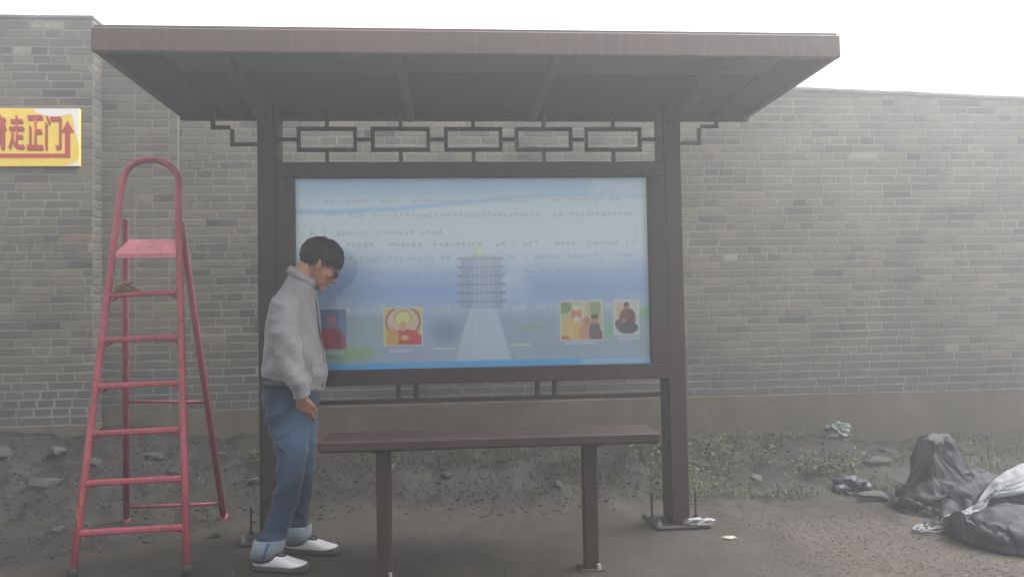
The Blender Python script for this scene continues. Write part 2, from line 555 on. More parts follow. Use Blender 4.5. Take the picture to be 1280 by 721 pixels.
def tarp_mat():
    mt, nt, b = new_mat('dark_shade_net')
    n1 = noise_n(nt, 7, 5, 0.6, dist=1.0)
    n2 = noise_n(nt, 180, 3, 0.7)
    c = ramp(nt, n1, [(0.3, rgb(40, 38, 46)), (0.6, rgb(54, 51, 60)), (0.8, rgb(70, 66, 75))])
    c = mix(nt, 0.35, c, ramp(nt, n2, [(0.3, (0.04, 0.04, 0.045, 1)), (0.7, (0.3, 0.3, 0.3, 1))]), 'OVERLAY')
    nt.links.new(c, b.inputs['Base Color'])
    b.inputs['Roughness'].default_value = 0.75
    bump(nt, b, n2, 0.3, 0.004)
    return mt
M['tarp'] = tarp_mat()
M['tarp_white'] = fabric('white_tarp_edge', rgb(130, 132, 136), rgb(156, 158, 163), 90, 9)
M['sign_yellow'] = plain('sign_yellow', rgb(238, 204, 84), 0.5, 6, 0.1, 0.05)  # rgb(207, 175, 72), 0.5, 6, 0.1, 0.05)
M['sign_red'] = plain('sign_red', rgb(182, 66, 56), 0.5, 20, 0.15, 0.05)
M['sign_maroon'] = plain('sign_maroon', rgb(150, 72, 64), 0.5, 20, 0.15, 0.05)
M['sign_white'] = plain('sign_white', rgb(236, 228, 226), 0.5, 6, 0.05, 0.05)

# ------------------------------------------------------------------ ground: one sheet to the horizon
def rise(x):
    xs = [-9, -3.0, -1.9, -1.0, 0.0, 1.4, 2.8, 4.7, 9]
    ys = [0.44, 0.44, 0.40, 0.30, 0.27, 0.26, 0.22, 0.15, 0.12]
    return float(np.interp(x, xs, ys))

def pad_mask(x, y):
    # edge of the thin concrete skin: straight at the back, curving forward on the right
    e = 4.98 - 0.05 * math.sin(x * 3.1) - 0.03 * math.sin(x * 7.7 + 1)
    right = 1.62 + 0.16 * (4.9 - y) + 0.05 * math.sin(y * 5.0)
    if x < -0.9:
        e -= 0.5 * (-0.9 - x)
    return sstep(0.1, -0.06, y - e) * sstep(0.08, -0.05, x - right)

def ground_z(x, y):
    t = sstep(4.9, 6.22, y)
    z = (rise(x) + 0.05 * noise.noise(Vector((x * 1.3, 0, 3))) + 0.03 * noise.noise(Vector((x * 4.3, 0, 3)))) * t if -10 < x < 10 else 0.2 * t
    p = pad_mask(x, y)
    rough = (1 - p)
    left = sstep(-1.2, -2.2, x)
    k = rough * sstep(3.4, 5.3, y) * (0.6 + 1.0 * left) + 0.15 * rough
    z += k * (0.050 * fbm(Vector((x * 1.7, y * 1.7, 0.3)), 4) + 0.020 * fbm(Vector((x * 7, y * 7, 1.3)), 3))
    # low ridge of scraped-up soil behind the bench
    z += 0.07 * math.exp(-((y - 5.55 - 0.1 * math.sin(x * 2.3)) / 0.16) ** 2) * sstep(-0.9, -0.3, x) * sstep(1.9, 1.2, x) * (0.7 + 0.5 * noise.noise(Vector((x * 5, 3, 0))))
    z += 0.004 * p * noise.noise(Vector((x * 4, y * 4, 5)))
    if y > 6.35:
        z = max(z, 0.15)
    return z

def axis(a0, a1, step, far, growth=1.22):
    v = list(np.arange(a0, a1 + 1e-6, step))
    s = step
    x = v[-1]
    while x < far:
        s *= growth; x += s; v.append(x)
    s = step; x = v[0]
    while x > -far:
        s *= growth; x -= s; v.insert(0, x)
    return v

gx = axis(-3.9, 5.3, 0.028, 48)
gy = axis(3.1, 6.4, 0.024, 48)
nx, ny = len(gx), len(gy)
gv, ga = [], {'pad': [], 'bank': [], 'gravel': [], 'green': []}
for y in gy:
    for x in gx:
        gv.append((x, y, ground_z(x, y)))
        p = pad_mask(x, y)
        nz = noise.noise(Vector((x * 1.6, y * 1.6, 9)))
        ga['pad'].append(p)
        ga['bank'].append(max(sstep(4.95, 5.35, y + 0.2 * nz), sstep(-1.1, -2.3, x + 0.3 * nz)))
        ga['gravel'].append(sstep(1.45, 1.8, x + 0.15 * nz) * sstep(5.0, 4.5, y + 0.25 * nz) * 0.9)
        n2 = noise.noise(Vector((x * 1.1 + 4, y * 2.0, 2)))
        ga['green'].append(0.75 * sstep(0.0, 0.35, n2 + 0.1) * sstep(1.2, 1.7, x) * sstep(5.05, 5.4, y))
gf = [(j * nx + i, j * nx + i + 1, (j + 1) * nx + i + 1, (j + 1) * nx + i) for j in range(ny - 1) for i in range(nx - 1)]
gme = bpy.data.meshes.new('ground')
gme.from_pydata(gv, [], gf)
for k, v in ga.items():
    a = gme.attributes.new(k, 'FLOAT', 'POINT')
    a.data.foreach_set('value', np.array(v, dtype=np.float32))
gme.polygons.foreach_set('use_smooth', [True] * len(gme.polygons))
gme.materials.append(M['ground'])
ground = link('ground', gme)
ground['kind'] = 'structure'

# ------------------------------------------------------------------ brick walls
BL, BH, BW, MJ, COURSE = 0.240, 0.053, 0.115, 0.010, 0.0635

def brick_shape(mb, x0, x1, yf, z0, z1, depth=0.05, j=0.0):
    """brick: chamfered front face, open back, set into the mortar"""
    c = 0.003
    rj = lambda: random.uniform(-j, j)
    o = [(x0 + rj(), yf + c, z0 + rj()), (x1 + rj(), yf + c, z0 + rj()), (x1 + rj(), yf + c, z1 + rj()), (x0 + rj(), yf + c, z1 + rj())]
    f = [(o[0][0] + c, yf + 0.25 * rj(), o[0][2] + c), (o[1][0] - c, yf + 0.25 * rj(), o[1][2] + c), (o[2][0] - c, yf + 0.25 * rj(), o[2][2] - c), (o[3][0] + c, yf + 0.25 * rj(), o[3][2] - c)]
    bk = [(p[0], yf + depth, p[2]) for p in o]
    fs = [(8, 9, 10, 11)]
    for k in range(4):
        n = (k + 1) % 4
        fs.append((k, n, 8 + n, 8 + k))
        fs.append((4 + k, 4 + n, n, k))
    mb.add(o + bk + f, fs)

NT = 14
tints = [0.02, 0.1, 0.18, 0.27, 0.34, 0.40, 0.46, 0.52, 0.58, 0.66, 0.74, 0.82, 0.93, 1.0]
tint_w = [6, 7, 8, 10, 12, 13, 13, 12, 10, 8, 5, 3, 1.2, 0.7]
brick_meshes = {}
for kind, ln in (('s', BL), ('h', BW)):
    for ti, tv in enumerate(tints):
        mb = MB(); mb.tint = tv
        brick_shape(mb, -ln / 2, ln / 2, 0.0, -BH / 2, BH / 2, j=0.0026)
        me = mb.mesh('brick', M['brick'])
        brick_meshes[(kind, ti)] = me

def courses(x0, x1, z0, ztop, seed, left_edge=False, right_edge=False):
    """list of (xa, xb, zc, kind, tint index): mixed stretcher and header bond"""
    r = random.Random(seed)
    out = []
    z, row = z0, 0
    while z + BH < ztop(x0) + 0.06 or z + BH < ztop(x1) + 0.06:
        x = x0 - (0 if left_edge else r.uniform(0, 0.25))
        run = r.choice('ssh')
        while x < x1 - 0.03:
            kind = 's' if r.random() < (0.86 if run == 's' else 0.18) else 'h'
            ln = BL if kind == 's' else BW
            if x + ln > x1:
                ln = x1 - x
            if ln > 0.03 and z + BH <= ztop(x + ln / 2):
                nz = noise.noise(Vector((x * 0.9, z * 1.6, seed)))
                w = [a * math.exp(-((t - 0.45 - 0.35 * nz) / 0.55) ** 2) for a, t in zip(tint_w, tints)]
                ti = r.choices(range(NT), w)[0]
                out.append((x, x + ln, z + BH / 2, kind, ti, row))
            x += ln + MJ + r.uniform(-0.0015, 0.0015)
        z += COURSE; row += 1
    return out

def lay(parent, bricks, yf, singles):
    """bricks nearest to the viewer as parts of their own, the rest as one part"""
    rest = MB()
    for k, (xa, xb, zc, kind, ti, row) in enumerate(bricks):
        yo = yf + random.uniform(-0.0012, 0.0012)
        full = abs((xb - xa) - (BL if kind == 's' else BW)) < 1e-4
        if k in singles and full:
            o = bpy.data.objects.new('brick', brick_meshes[(kind, ti)])
            C.objects.link(o)
            o.parent = parent
            o.matrix_parent_inverse = Matrix.Translation(-parent.location)
            o.location = ((xa + xb) / 2, yo, zc)
        else:
            rest.tint = tints[ti]
            brick_shape(rest, xa, xb, yo, zc - BH / 2, zc + BH / 2, j=0.0026)
    if rest.v:
        o = rest.build('brickwork', M['brick'], parent)
        o['kind'] = 'stuff'

def behind_shelter(x, z):
    # what the photograph hides of the wall (shelter, board, canopy), as seen from where it was taken
    s = 4.6 / 6.3
    X, Z = x * s, 1.22 + (z - 1.22) * s
    if -0.95 < X < 1.3 and 0.84 < Z < 2.1:
        return True
    return Z > 2.34 and -1.5 < X < 1.75

# main wall
wall_top = lambda x: 3.055 - 0.036 * max(0.0, x - 2.9)
wall = thing('brick_wall', (2.0, 6.3, 0.15), 'long weathered grey brick wall with pale mortar behind the shelter', 'wall')
b_main = courses(-2.04, 9.2, 0.556, wall_top, 11)
b_bay = courses(-2.60, -2.045, 0.556, lambda x: 3.44, 12, True)
vis_bay = [k for k, b in enumerate(b_bay) if b[2] < 2.35]
vis = sorted([k for k, b in enumerate(b_main) if not behind_shelter((b[0] + b[1]) / 2, b[2]) and b[3] == 's'],
             key=lambda k: abs((b_main[k][0] + b_main[k][1]) / 2 + 1.2) + 0.3 * abs(b_main[k][2] - 1.3))
n_bay = min(len(vis_bay), 110)
lay(wall, b_main, 6.30, set(vis[:300 - n_bay]))
lay(wall, b_bay, 6.268, set(vis_bay[:n_bay]))
mo = MB()
mo.add([(-2.04, 6.3022, 0.5), (9.2, 6.3022, 0.5), (9.2, 6.3022, wall_top(9.2)), (2.9, 6.3022, wall_top(0)), (-2.04, 6.3022, wall_top(0)),
        (-2.04, 6.66, 0.1), (9.2, 6.66, 0.1), (9.2, 6.66, wall_top(9.2)), (2.9, 6.66, wall_top(0)), (-2.04, 6.66, wall_top(0))],
       [(0, 1, 2, 3, 4), (9, 8, 7, 6, 5), (4, 3, 8, 9), (3, 2, 7, 8), (1, 6, 7, 2), (0, 4, 9, 5)])
mo.build('mortar_bed', M['mortar'], wall)
mo = MB()
mo.box(-2.62, -2.042, 6.2702, 6.64, 0.556, 3.445, 0.002)
mo.build('mortar_bed', M['mortar'], wall)
cp = MB()
for i in range(24):                    # lumpy cement capping
    xa = -2.6 + i * 0.495
    zt = wall_top(xa + 0.25) if xa > -2.2 else 3.442
    if xa > -2.1:
        continue
    cp.box(xa, xa + 0.495 - 0.002, 6.285, 6.67, zt + 0.002, zt + 0.03 + 0.01 * noise.noise(Vector((xa * 2, 0, 1))), 0.008)
rg = []
for x in np.arange(-2.035, 9.2, 0.09):
    zt = wall_top(x) - 0.012 + 0.006 * noise.noise(Vector((x * 3, 0, 1)))
    rg.append(((x, 6.478, zt), Y_ * (0.193 + 0.004 * noise.noise(Vector((x * 5, 2, 1)))), Z_ * 0.026, 5))
cp.rings(rg, 16)
cp.build('cement_capping', M['mortar'], wall)
pl = MB()
pl.box(-2.70, 9.3, 6.2955, 6.63, -0.15, 0.549, 0.003)
pl.box(-2.6, -2.0425, 6.264, 6.2945, -0.15, 0.553, 0.003)
pl.build('plinth', M['plinth'], wall)

# brick pier at the left
pier = thing('brick_pillar', (-3.3, 6.1, 0.3), 'taller grey brick pier at the left carrying the yellow sign', 'wall')
b_pier = courses(-5.6, -2.605, 0.49, lambda x: 3.49, 21, False, True)
# the last brick of each course is cut to the corner
lay(pier, b_pier, 6.12, set([k for k, b in enumerate(b_pier) if b[0] > -3.62][:300]))
sidebk = MB()
for row in range(int((3.49 - 0.49) / COURSE)):
    sidebk.tint = random.choice(tints[:8])
    z0 = 0.49 + row * COURSE
    sidebk.box(-2.650, -2.603, 6.1235 + 0.004 * (row % 2), 6.262, z0, z0 + BH, 0.003)
sidebk.build('brickwork', M['brick'], pier)['kind'] = 'stuff'
mo = MB()
mo.box(-5.7, -2.608, 6.1222, 6.62, 0.2, 3.485, 0.002)
mo.build('mortar_bed', M['mortar'], pier)
cp = MB()
for i in range(8):
    xa = -2.600 - (i + 1) * 0.39
    cp.box(xa + 0.002, xa + 0.39, 6.11, 6.64, 3.487, 3.515 + 0.008 * noise.noise(Vector((xa * 3, 4, 1))), 0.008)
cp.build('cement_capping', M['mortar'], pier)
pl = MB()
pl.box(-5.8, -2.597, 6.1155, 6.6, -0.1, 0.482, 0.003)
pl.build('plinth', M['plinth'], pier)

# ------------------------------------------------------------------ yellow sign on the pier
SY = 6.085
sign = thing('wall_sign', (-3.4, SY, 2.38), 'yellow sign with red lettering and arrow on the brick pier', 'sign')
mb = MB(); mb.box(-3.82, -2.688, SY, 6.116, 2.379, 2.807, 0.002)
mb.build('panel', M['sign_yellow'], sign)

def flat_poly(mb, pts, y):
    mb.add([(p[0], y, p[1]) for p in pts] + [(p[0], y + 0.0008, p[1]) for p in pts],
           [list(range(len(pts))), [len(pts) + i for i in range(len(pts))][::-1]] +
           [[i, (i + 1) % len(pts), len(pts) + (i + 1) % len(pts), len(pts) + i] for i in range(len(pts))])

def glyphs(text, x0, z0, w, h, gap, y, mat, parent, name):
    for i, ch in enumerate(text):
        cu = bpy.data.curves.new('t', 'FONT')
        cu.body = ch
        cu.size = 1.0
        cu.extrude = 0.0
        cu.offset = 0.014
        o = bpy.data.objects.new('t', cu)
        C.objects.link(o)
        bpy.context.view_layer.update()
        me = bpy.data.meshes.new_from_object(o.evaluated_get(bpy.context.evaluated_depsgraph_get()))
        bpy.data.objects.remove(o)
        co = np.array([v.co[:] for v in me.vertices])
        if len(co) == 0:
            continue
        lo, hi = co.min(0), co.max(0)
        xs = x0 + i * (w + gap) + (co[:, 0] - lo[0]) / (hi[0] - lo[0]) * w
        zs = z0 + (co[:, 1] - lo[1]) / (hi[1] - lo[1]) * h
        out = np.stack([xs, np.full(len(co), y), zs], 1)
        me.vertices.foreach_set('co', out.ravel())
        me.materials.clear(); me.materials.append(mat)
        me.update()
        me.name = name
        link(name, me, parent)

sw = MB()
flat_poly(sw, [(-3.02, 2.806)] + [(-3.02 + 0.30 * t, 2.785 - 0.035 * math.sin(t * math.pi) - 0.006 * t) for t in np.linspace(0.08, 0.9, 8)] + [(-2.735, 2.74), (-2.72, 2.64), (-2.7, 2.56), (-2.6892, 2.52), (-2.6892, 2.806)], SY - 0.0012)
sw.build('white_swirl', M['sign_white'], sign)
sw = MB()
flat_poly(sw, [(-2.80, 2.3802), (-2.74, 2.395), (-2.70, 2.42), (-2.6892, 2.44), (-2.6892, 2.3802)], SY - 0.0012)
sw.build('white_swirl', M['sign_white'], sign)
gx0, gw, gg = -3.316, 0.112, 0.017
glyphs('请走正门', gx0 + 0.006, 2.492, gw, 0.250, gg, SY - 0.0022, M['sign_maroon'], sign, 'letter_shadow')
glyphs('请走正门', gx0, 2.506, gw, 0.250, gg, SY - 0.0032, M['sign_red'], sign, 'letter')
ar = MB()
flat_poly(ar, [(-3.80, 2.440), (-2.752, 2.440), (-2.752, 2.625), (-2.722, 2.625), (-2.771, 2.715), (-2.820, 2.625), (-2.790, 2.625), (-2.790, 2.472), (-3.80, 2.472)], SY - 0.0016)
ar.build('arrow', M['sign_red'], sign)

# ------------------------------------------------------------------ notice-board shelter
shelter = thing('notice_shelter', (0.16, 4.62, 0), 'brown steel notice board shelter with flat canopy and blue display', 'shelter')
shelter['label'] = 'brown metal notice board shelter with wide flat canopy and blue poster'
def part(name, mat, boxes, parent=shelter, b=0.004):
    q = MB()
    for bx in boxes:
        q.box(*bx, b)
    return q.build(name, mat, parent)
PL0, PL1, PR0, PR1, PF, PB = -1.046, -0.944, 1.258, 1.362, 4.52, 4.72
for x0, x1 in ((PL0, PL1), (PR0, PR1)):
    part('post', M['frame'], [(x0, x1, PF, PB, 0.022, 2.425)], b=0.005)
    xc = (x0 + x1) / 2
    bp = part('base_plate', M['plate'], [(xc - 0.155, xc + 0.155, PF - 0.05, PB + 0.09, 0.004, 0.020)])
    for sx in (-1, 1):
        for yy in (PF - 0.015, PB - 0.05):
            q = MB()
            q.tube([(xc + sx * 0.132, yy, 0.018), (xc + sx * 0.132, yy, 0.17 if yy > 4.6 else 0.05)], 0.007, 8)
            q.tube([(xc + sx * 0.132, yy, 0.020), (xc + sx * 0.132, yy, 0.034)], 0.015, 6)
            q.build('anchor_bolt', M['plate'] if yy > 4.6 else M['bolt'], bp)
    # cantilever arm carrying the canopy, deepest at the post
    q = MB()
    prof = [(PF - 0.001, 2.31), (PF - 0.001, 2.424), (3.66, 2.424), (3.66, 2.385)]
    xa, xb = x0 + 0.018, x1 - 0.018
    q.add([(xa, y, z) for y, z in prof] + [(xb, y, z) for y, z in prof],
          [(0, 1, 2, 3), (7, 6, 5, 4), (0, 4, 5, 1), (1, 5, 6, 2), (2, 6, 7, 3), (3, 7, 4, 0)])
    q.build('cantilever_arm', M['beam'], shelter)
for x in (-0.205, 0.52):
    part('cross_beam', M['beam'], [(x - 0.022, x + 0.022, 3.645, 4.755, 2.385, 2.432)])
# canopy
CX0, CX1, CY0, CY1, CZ0, CZ1 = -1.545, 1.868, 3.60, 4.80, 2.412, 2.522
part('fascia', M['fascia'], [(CX0, CX1, CY0, CY0 + 0.035, CZ0, CZ1)], b=0.006)
part('fascia', M['fascia'], [(CX0, CX1, CY1 - 0.04, CY1, CZ0 - 0.014, CZ1)], b=0.006)
part('fascia', M['fascia'], [(CX0, CX0 + 0.035, CY0 + 0.036, CY1 - 0.041, CZ0 + 0.002, CZ1)], b=0.006)
part('fascia', M['fascia'], [(CX1 - 0.035, CX1, CY0 + 0.036, CY1 - 0.041, CZ0 + 0.002, CZ1)], b=0.006)
part('roof_sheet', M['fascia'], [(CX0 + 0.01, CX1 - 0.01, CY0 + 0.01, CY1 - 0.01, CZ1 + 0.001, CZ1 + 0.012)])
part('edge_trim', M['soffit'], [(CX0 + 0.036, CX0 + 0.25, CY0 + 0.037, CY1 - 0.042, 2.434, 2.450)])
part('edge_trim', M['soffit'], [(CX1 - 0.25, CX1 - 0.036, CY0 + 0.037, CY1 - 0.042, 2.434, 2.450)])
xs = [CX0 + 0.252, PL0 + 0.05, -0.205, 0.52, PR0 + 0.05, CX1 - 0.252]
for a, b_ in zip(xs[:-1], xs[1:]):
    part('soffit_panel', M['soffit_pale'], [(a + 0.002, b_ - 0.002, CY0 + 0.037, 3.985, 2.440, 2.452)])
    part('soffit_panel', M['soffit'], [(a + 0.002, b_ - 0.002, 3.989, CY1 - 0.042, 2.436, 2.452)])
part('rear_beam', M['beam'], [(CX0 + 0.04, CX1 - 0.04, 4.735, 4.758, 2.392, 2.4335)])

# lattice band between posts
LY0, LY1 = 4.606, 4.628
def lat(p, q, parent, t=0.022, d=0.0):
    w = MB()
    (xa, za), (xb, zb) = p, q
    if abs(xa - xb) < 1e-6:
        w.box(xa - t / 2, xa + t / 2, LY0 + d, LY1 - d, min(za, zb), max(za, zb), 0.003)
    else:
        w.box(min(xa, xb), max(xa, xb), LY0 + d, LY1 - d, za - t / 2, za + t / 2, 0.003)
    return w.build('lattice_bar', M['dark_metal'], parent)
cxs = [-0.676, -0.258, 0.1615, 0.573, 0.984]
hw, zt, zb, zm, zhi, zlo = 0.170, 2.311, 2.190, 2.250, 2.412, 2.114
for i, cx in enumerate(cxs):
    fr = MB()
    fr.box(cx - hw, cx + hw, LY0, LY1, zt - 0.011, zt + 0.011)
    fr.box(cx - hw, cx + hw, LY0, LY1, zb - 0.011, zb + 0.011)
    for sx in (-1, 1):
        xx = cx + sx * (hw - 0.011)
        fr.box(xx - 0.011, xx + 0.011, LY0 + 0.001, LY1 - 0.001, zb + 0.0115, zt - 0.0115)
    fr.build('lattice_frame', M['dark_metal'], shelter)
    lat((cx, zt + 0.012), (cx, zhi), shelter, d=0.001)
    lat((cx, zlo), (cx, zb - 0.012), shelter, d=0.001)
    nxt = cxs[i + 1] - hw - 0.001 if i < 4 else PR0
    lat((cx + hw + 0.001, zm), (nxt, zm), shelter, d=0.001)
lat((PL1, zm), (cxs[0] - hw - 0.001, zm), shelter, d=0.001)
# stepped brackets outside the posts
for pts in ([(-1.312, 2.412), (-1.312, 2.318), (-1.205, 2.318), (-1.205, 2.222), (PL0 - 0.001, 2.222)],
            [(1.610, 2.412), (1.610, 2.328), (1.503, 2.328), (1.503, 2.229), (PR1 + 0.001, 2.229)]):
    q = MB()
    for k, ((xa, za), (xb, zb_)) in enumerate(zip(pts[:-1], pts[1:])):
        if xa == xb:
            q.box(xa - 0.011, xa + 0.011, LY0, LY1, min(za, zb_) - 0.011, max(za, zb_) - 0.0112 * (k > 0), 0.002)
        else:
            lo, hi = min(xa, xb), max(xa, xb)
            e0 = 0.0112 if (xa < xb or k < 3) else 0
            q.box(lo + (0.0112 if (k > 0 and xa < xb) or (xb < xa and k == 1) else 0.0), hi - (0.0112 if (xa > xb or k == 1) else 0.0), LY0 + 0.0007, LY1 - 0.0007, za - 0.0105, za + 0.0105, 0.002)
    q.build('corner_bracket', M['dark_metal'], shelter)

# display case
FX0, FX1, FZ0, FZ1 = PL1 + 0.001, PR0 - 0.001, 0.852, 2.100
IX0, IX1, IZ0, IZ1 = -0.845, 1.161, 0.936, 2.014
case = part('display_frame', M['frame'], [(FX0, FX1, PF - 0.012, PF + 0.11, IZ1, FZ1), (FX0, FX1, PF - 0.012, PF + 0.11, FZ0, IZ0),
                                          (FX0 + 0.0005, IX0, PF - 0.010, PF + 0.108, IZ0 + 0.0005, IZ1 - 0.0005), (IX1, FX1 - 0.0005, PF - 0.010, PF + 0.108, IZ0 + 0.0005, IZ1 - 0.0005)], b=0.004)
part('rear_panel', M['frame'], [(FX0 + 0.03, FX1 - 0.03, PF + 0.06, PF + 0.075, FZ0 + 0.02, FZ1 - 0.02)], case)
gl = part('glass_pane', M['glass'], [(IX0 + 0.001, IX1 - 0.001, PF + 0.012, PF + 0.017, IZ0 + 0.001, IZ1 - 0.001)], case, 0.001)
part('lower_rail', M['frame'], [(PL1 + 0.001, PR0 - 0.001, 4.60, 4.635, 0.740, 0.764)])
for x0 in (-0.30, 0.495):
    for x1 in (x0, x0 + 0.10):
        part('rail_bracket', M['dark_metal'], [(x1, x1 + 0.028, 4.602, 4.633, 0.765, FZ0)])

# poster print -----------------------------------------------------
PW, PH = 600, 322
U, V = np.meshgrid(np.linspace(0, 1, PW), np.linspace(0, 1, PH))      # v from the top
def px(x): return (x - 370) / 440.0
def pv(y): return (y - 223) / 236.0
img = np.zeros((PH, PW, 3))
def lerp3(stops):
    out = np.zeros((PH, PW, 3))
    ys = [pv(s[0]) for s in stops]
    for c in range(3):
        out[..., c] = np.interp(V, ys, [s[1][c] for s in stops])
    return out
def nzmap(sx, sy, seed, octs=4):
    out = np.zeros((PH, PW)); r_ = np.random.default_rng(seed)
    amp = 1.0
    for o_ in range(octs):
        gw_, gh_ = int(sx * 2 ** o_) + 2, int(sy * 2 ** o_) + 2
        g = r_.random((gh_, gw_))
        xi = U * (gw_ - 1.001); yi = V * (gh_ - 1.001)
        x0_, y0_ = xi.astype(int), yi.astype(int)
        fx, fy = xi - x0_, yi - y0_
        fx, fy = fx * fx * (3 - 2 * fx), fy * fy * (3 - 2 * fy)
        out += amp * ((g[y0_, x0_] * (1 - fx) + g[y0_, x0_ + 1] * fx) * (1 - fy) + (g[y0_ + 1, x0_] * (1 - fx) + g[y0_ + 1, x0_ + 1] * fx) * fy)
        amp *= 0.5
    return out / 1.9
def blend(mask, col):
    global img
    mk = np.clip(mask, 0, 1)[..., None]
    img = img * (1 - mk) + np.array(col, dtype=float) * mk
def soft(d, w): return np.clip(0.5 - d / w, 0, 1)
def rect(x0, y0, x1, y1, col, w=0.004, a=1.0):
    mk = soft(np.maximum.reduce([px(x0) - U, U - px(x1), (pv(y0) - V) * 0.54, (V - pv(y1)) * 0.54]), w)
    blend(mk * a, col)
def oval(x, y, rx, ry, col, w=0.25, a=1.0):
    d = np.sqrt(((U - px(x)) / (rx / 440.0)) ** 2 + ((V - pv(y)) / (ry / 236.0)) ** 2)
    blend(np.clip((1 - d) / w, 0, 1) * a, col)
img = lerp3([(223, (96, 158, 200)), (240, (124, 178, 212)), (262, (182, 208, 224)), (300, (196, 214, 224)), (325, (180, 202, 224)), (345, (140, 172, 214)),
             (365, (112, 150, 202)), (378, (132, 166, 208)), (388, (150, 172, 196)), (400, (126, 152, 178)), (430, (136, 156, 182)), (455, (146, 164, 190))])
cl = nzmap(4, 5, 3)
blend(np.clip((cl - 0.52) * 4, 0, 1) * np.clip(1 - np.abs(V - pv(350)) / 0.22, 0, 1) * 0.9, (212, 224, 236))
cl2 = nzmap(5, 4, 5)
blend(np.clip((cl2 - 0.5) * 4, 0, 1) * np.clip(1 - np.abs(V - pv(345)) / 0.16, 0, 1) * 0.6, (98, 138, 196))
cl3 = nzmap(9, 9, 8)
blend(np.clip((cl3 - 0.5) * 3, 0, 1) * (V > pv(392)) * 0.35, (104, 132, 158))
# blue ribbon across the top
yr = np.interp(U, [px(370), px(430), px(500), px(560), px(640), px(700), px(810)], [pv(265), pv(265), pv(261), pv(256), pv(248), pv(246), pv(247)])
th = np.interp(U, [0, 0.3, 0.6, 1], [0.014, 0.010, 0.006, 0.004])
blend(soft(np.abs(V - yr) - th, 0.018), (70, 148, 206))
blend(soft(np.abs(V - yr - 0.03) - th, 0.03) * 0.6, (206, 224, 236))
rect(740, 224, 809, 244, (188, 208, 224), 0.05, 0.8)
# distant town and ground
for k in range(44):
    x = 372 + k * 10 + rng.uniform(-3, 3)
    rect(x, 384 - rng.uniform(0, 5), x + rng.uniform(4, 11), 389, (190, 202, 212), 0.004, rng.uniform(0.2, 0.7))
rect(425, 396, 476, 420, (108, 140, 132), 0.03, 0.55)
oval(440, 438, 36, 14, (104, 150, 92), 0.6, 0.95)
oval(412, 440, 24, 12, (96, 132, 104), 0.6, 0.8)
oval(552, 414, 26, 19, (74, 98, 140), 0.7, 0.85)
oval(660, 410, 30, 7, (112, 134, 120), 0.8, 0.6)
oval(758, 415, 8, 20, (92, 164, 112), 0.7, 0.9)
oval(806, 396, 16, 14, (96, 168, 122), 0.7, 0.9)
oval(800, 432, 26, 16, (120, 146, 156), 0.8, 0.7)
# paved way to the tower
half = np.interp(V, [pv(386), pv(454)], [17 / 440.0, 37 / 440.0])
blend(soft(np.abs(U - px(599)) - half, 0.012) * (V > pv(386)), (176, 196, 214))
for s_ in (-0.55, -0.2, 0.2, 0.55):
    blend(soft(np.abs(U - px(599) - half * s_) - 0.001, 0.004) * (V > pv(388)) * 0.35, (128, 154, 184))
blend(soft(np.abs(U - px(599)) - half - 0.006, 0.01) * (V > pv(390)) * soft(half - np.abs(U - px(599)), 0.004) * 0.6, (110, 136, 164))
# round tower in tiers, gold tip
for k in range(6):
    yb = 386 - k * 10.6
    hwid = 31 - 0.5 * k
    rect(597 - hwid + 4, yb - 8, 597 + hwid - 4, yb, (128, 148, 184), 0.004)
    rect(597 - 8, yb - 8, 597 + 14, yb, (184, 198, 214), 0.03, 0.7)
    for q in range(9):
        xq = 597 - hwid + 6 + q * (2 * hwid - 12) / 8
        rect(xq, yb - 6.5, xq + 1.2, yb - 0.5, (92, 112, 154), 0.003, 0.7)
    rect(597 - hwid, yb - 10.6, 597 + hwid, yb - 7.4, (92, 104, 134), 0.004, 0.95)
rect(588, 318, 604, 324, (150, 160, 170), 0.006, 0.8)
rect(593, 306, 598, 320, (206, 214, 132), 0.006, 0.95)
rect(537, 433.5, 564, 435.5, (216, 226, 190), 0.004, 0.9)
rect(632, 430.5, 658, 432.5, (216, 226, 190), 0.004, 0.9)
# blue edge along the bottom with a paler tail at the right
rect(366, 450, 816, 466, (20, 150, 226), 0.006)
tail = (V - pv(451)) * 236 - (735 - (U * 440 + 370)) * 0.25
blend(soft(-(U - px(722)) - (0 - (V - pv(451)) * -0.25), 0.02) * (V > pv(450.5)), (136, 196, 232))
# lines of small unreadable print
def print_line(y, spans, col=(96, 112, 130), h=5.6, a=0.85):
    for xa, xb in spans:
        x = xa
        while x < xb:
            if rng.random() < 0.88:
                for s_ in range(rng.integers(4, 7)):
                    if rng.random() < 0.5:
                        yy = y - h / 2 + rng.random() * h
                        rect(x + 0.3, yy - 0.35, x + 5.0, yy + 0.35, col, 0.0022, a)
                    else:
                        xx = x + 0.4 + rng.random() * 4.2
                        rect(xx - 0.3, y - h / 2 + rng.random() * 2, xx + 0.3, y + h / 2 - rng.random() * 2, col, 0.0022, a)
            x += 6.9
print_line(252, [(406, 415), (432, 462), (474, 500), (512, 586), (600, 660), (686, 772)])
print_line(270, [(408, 540), (548, 556), (564, 670), (682, 792)])
print_line(291, [(388, 408), (420, 546)])
print_line(306, [(432, 464), (478, 526), (538, 600), (616, 674), (684, 796)])
print_line(323, [(434, 500), (506, 560), (576, 640), (650, 752), (770, 786)], a=0.7)
print_line(341, [(452, 540), (548, 640), (652, 740), (756, 790)], a=0.55)
for k in range(4):
    rect(793 + (k % 2), 281 + k * 7, 794.4 + (k % 2), 285 + k * 7, (112, 128, 144), 0.003, 0.8)
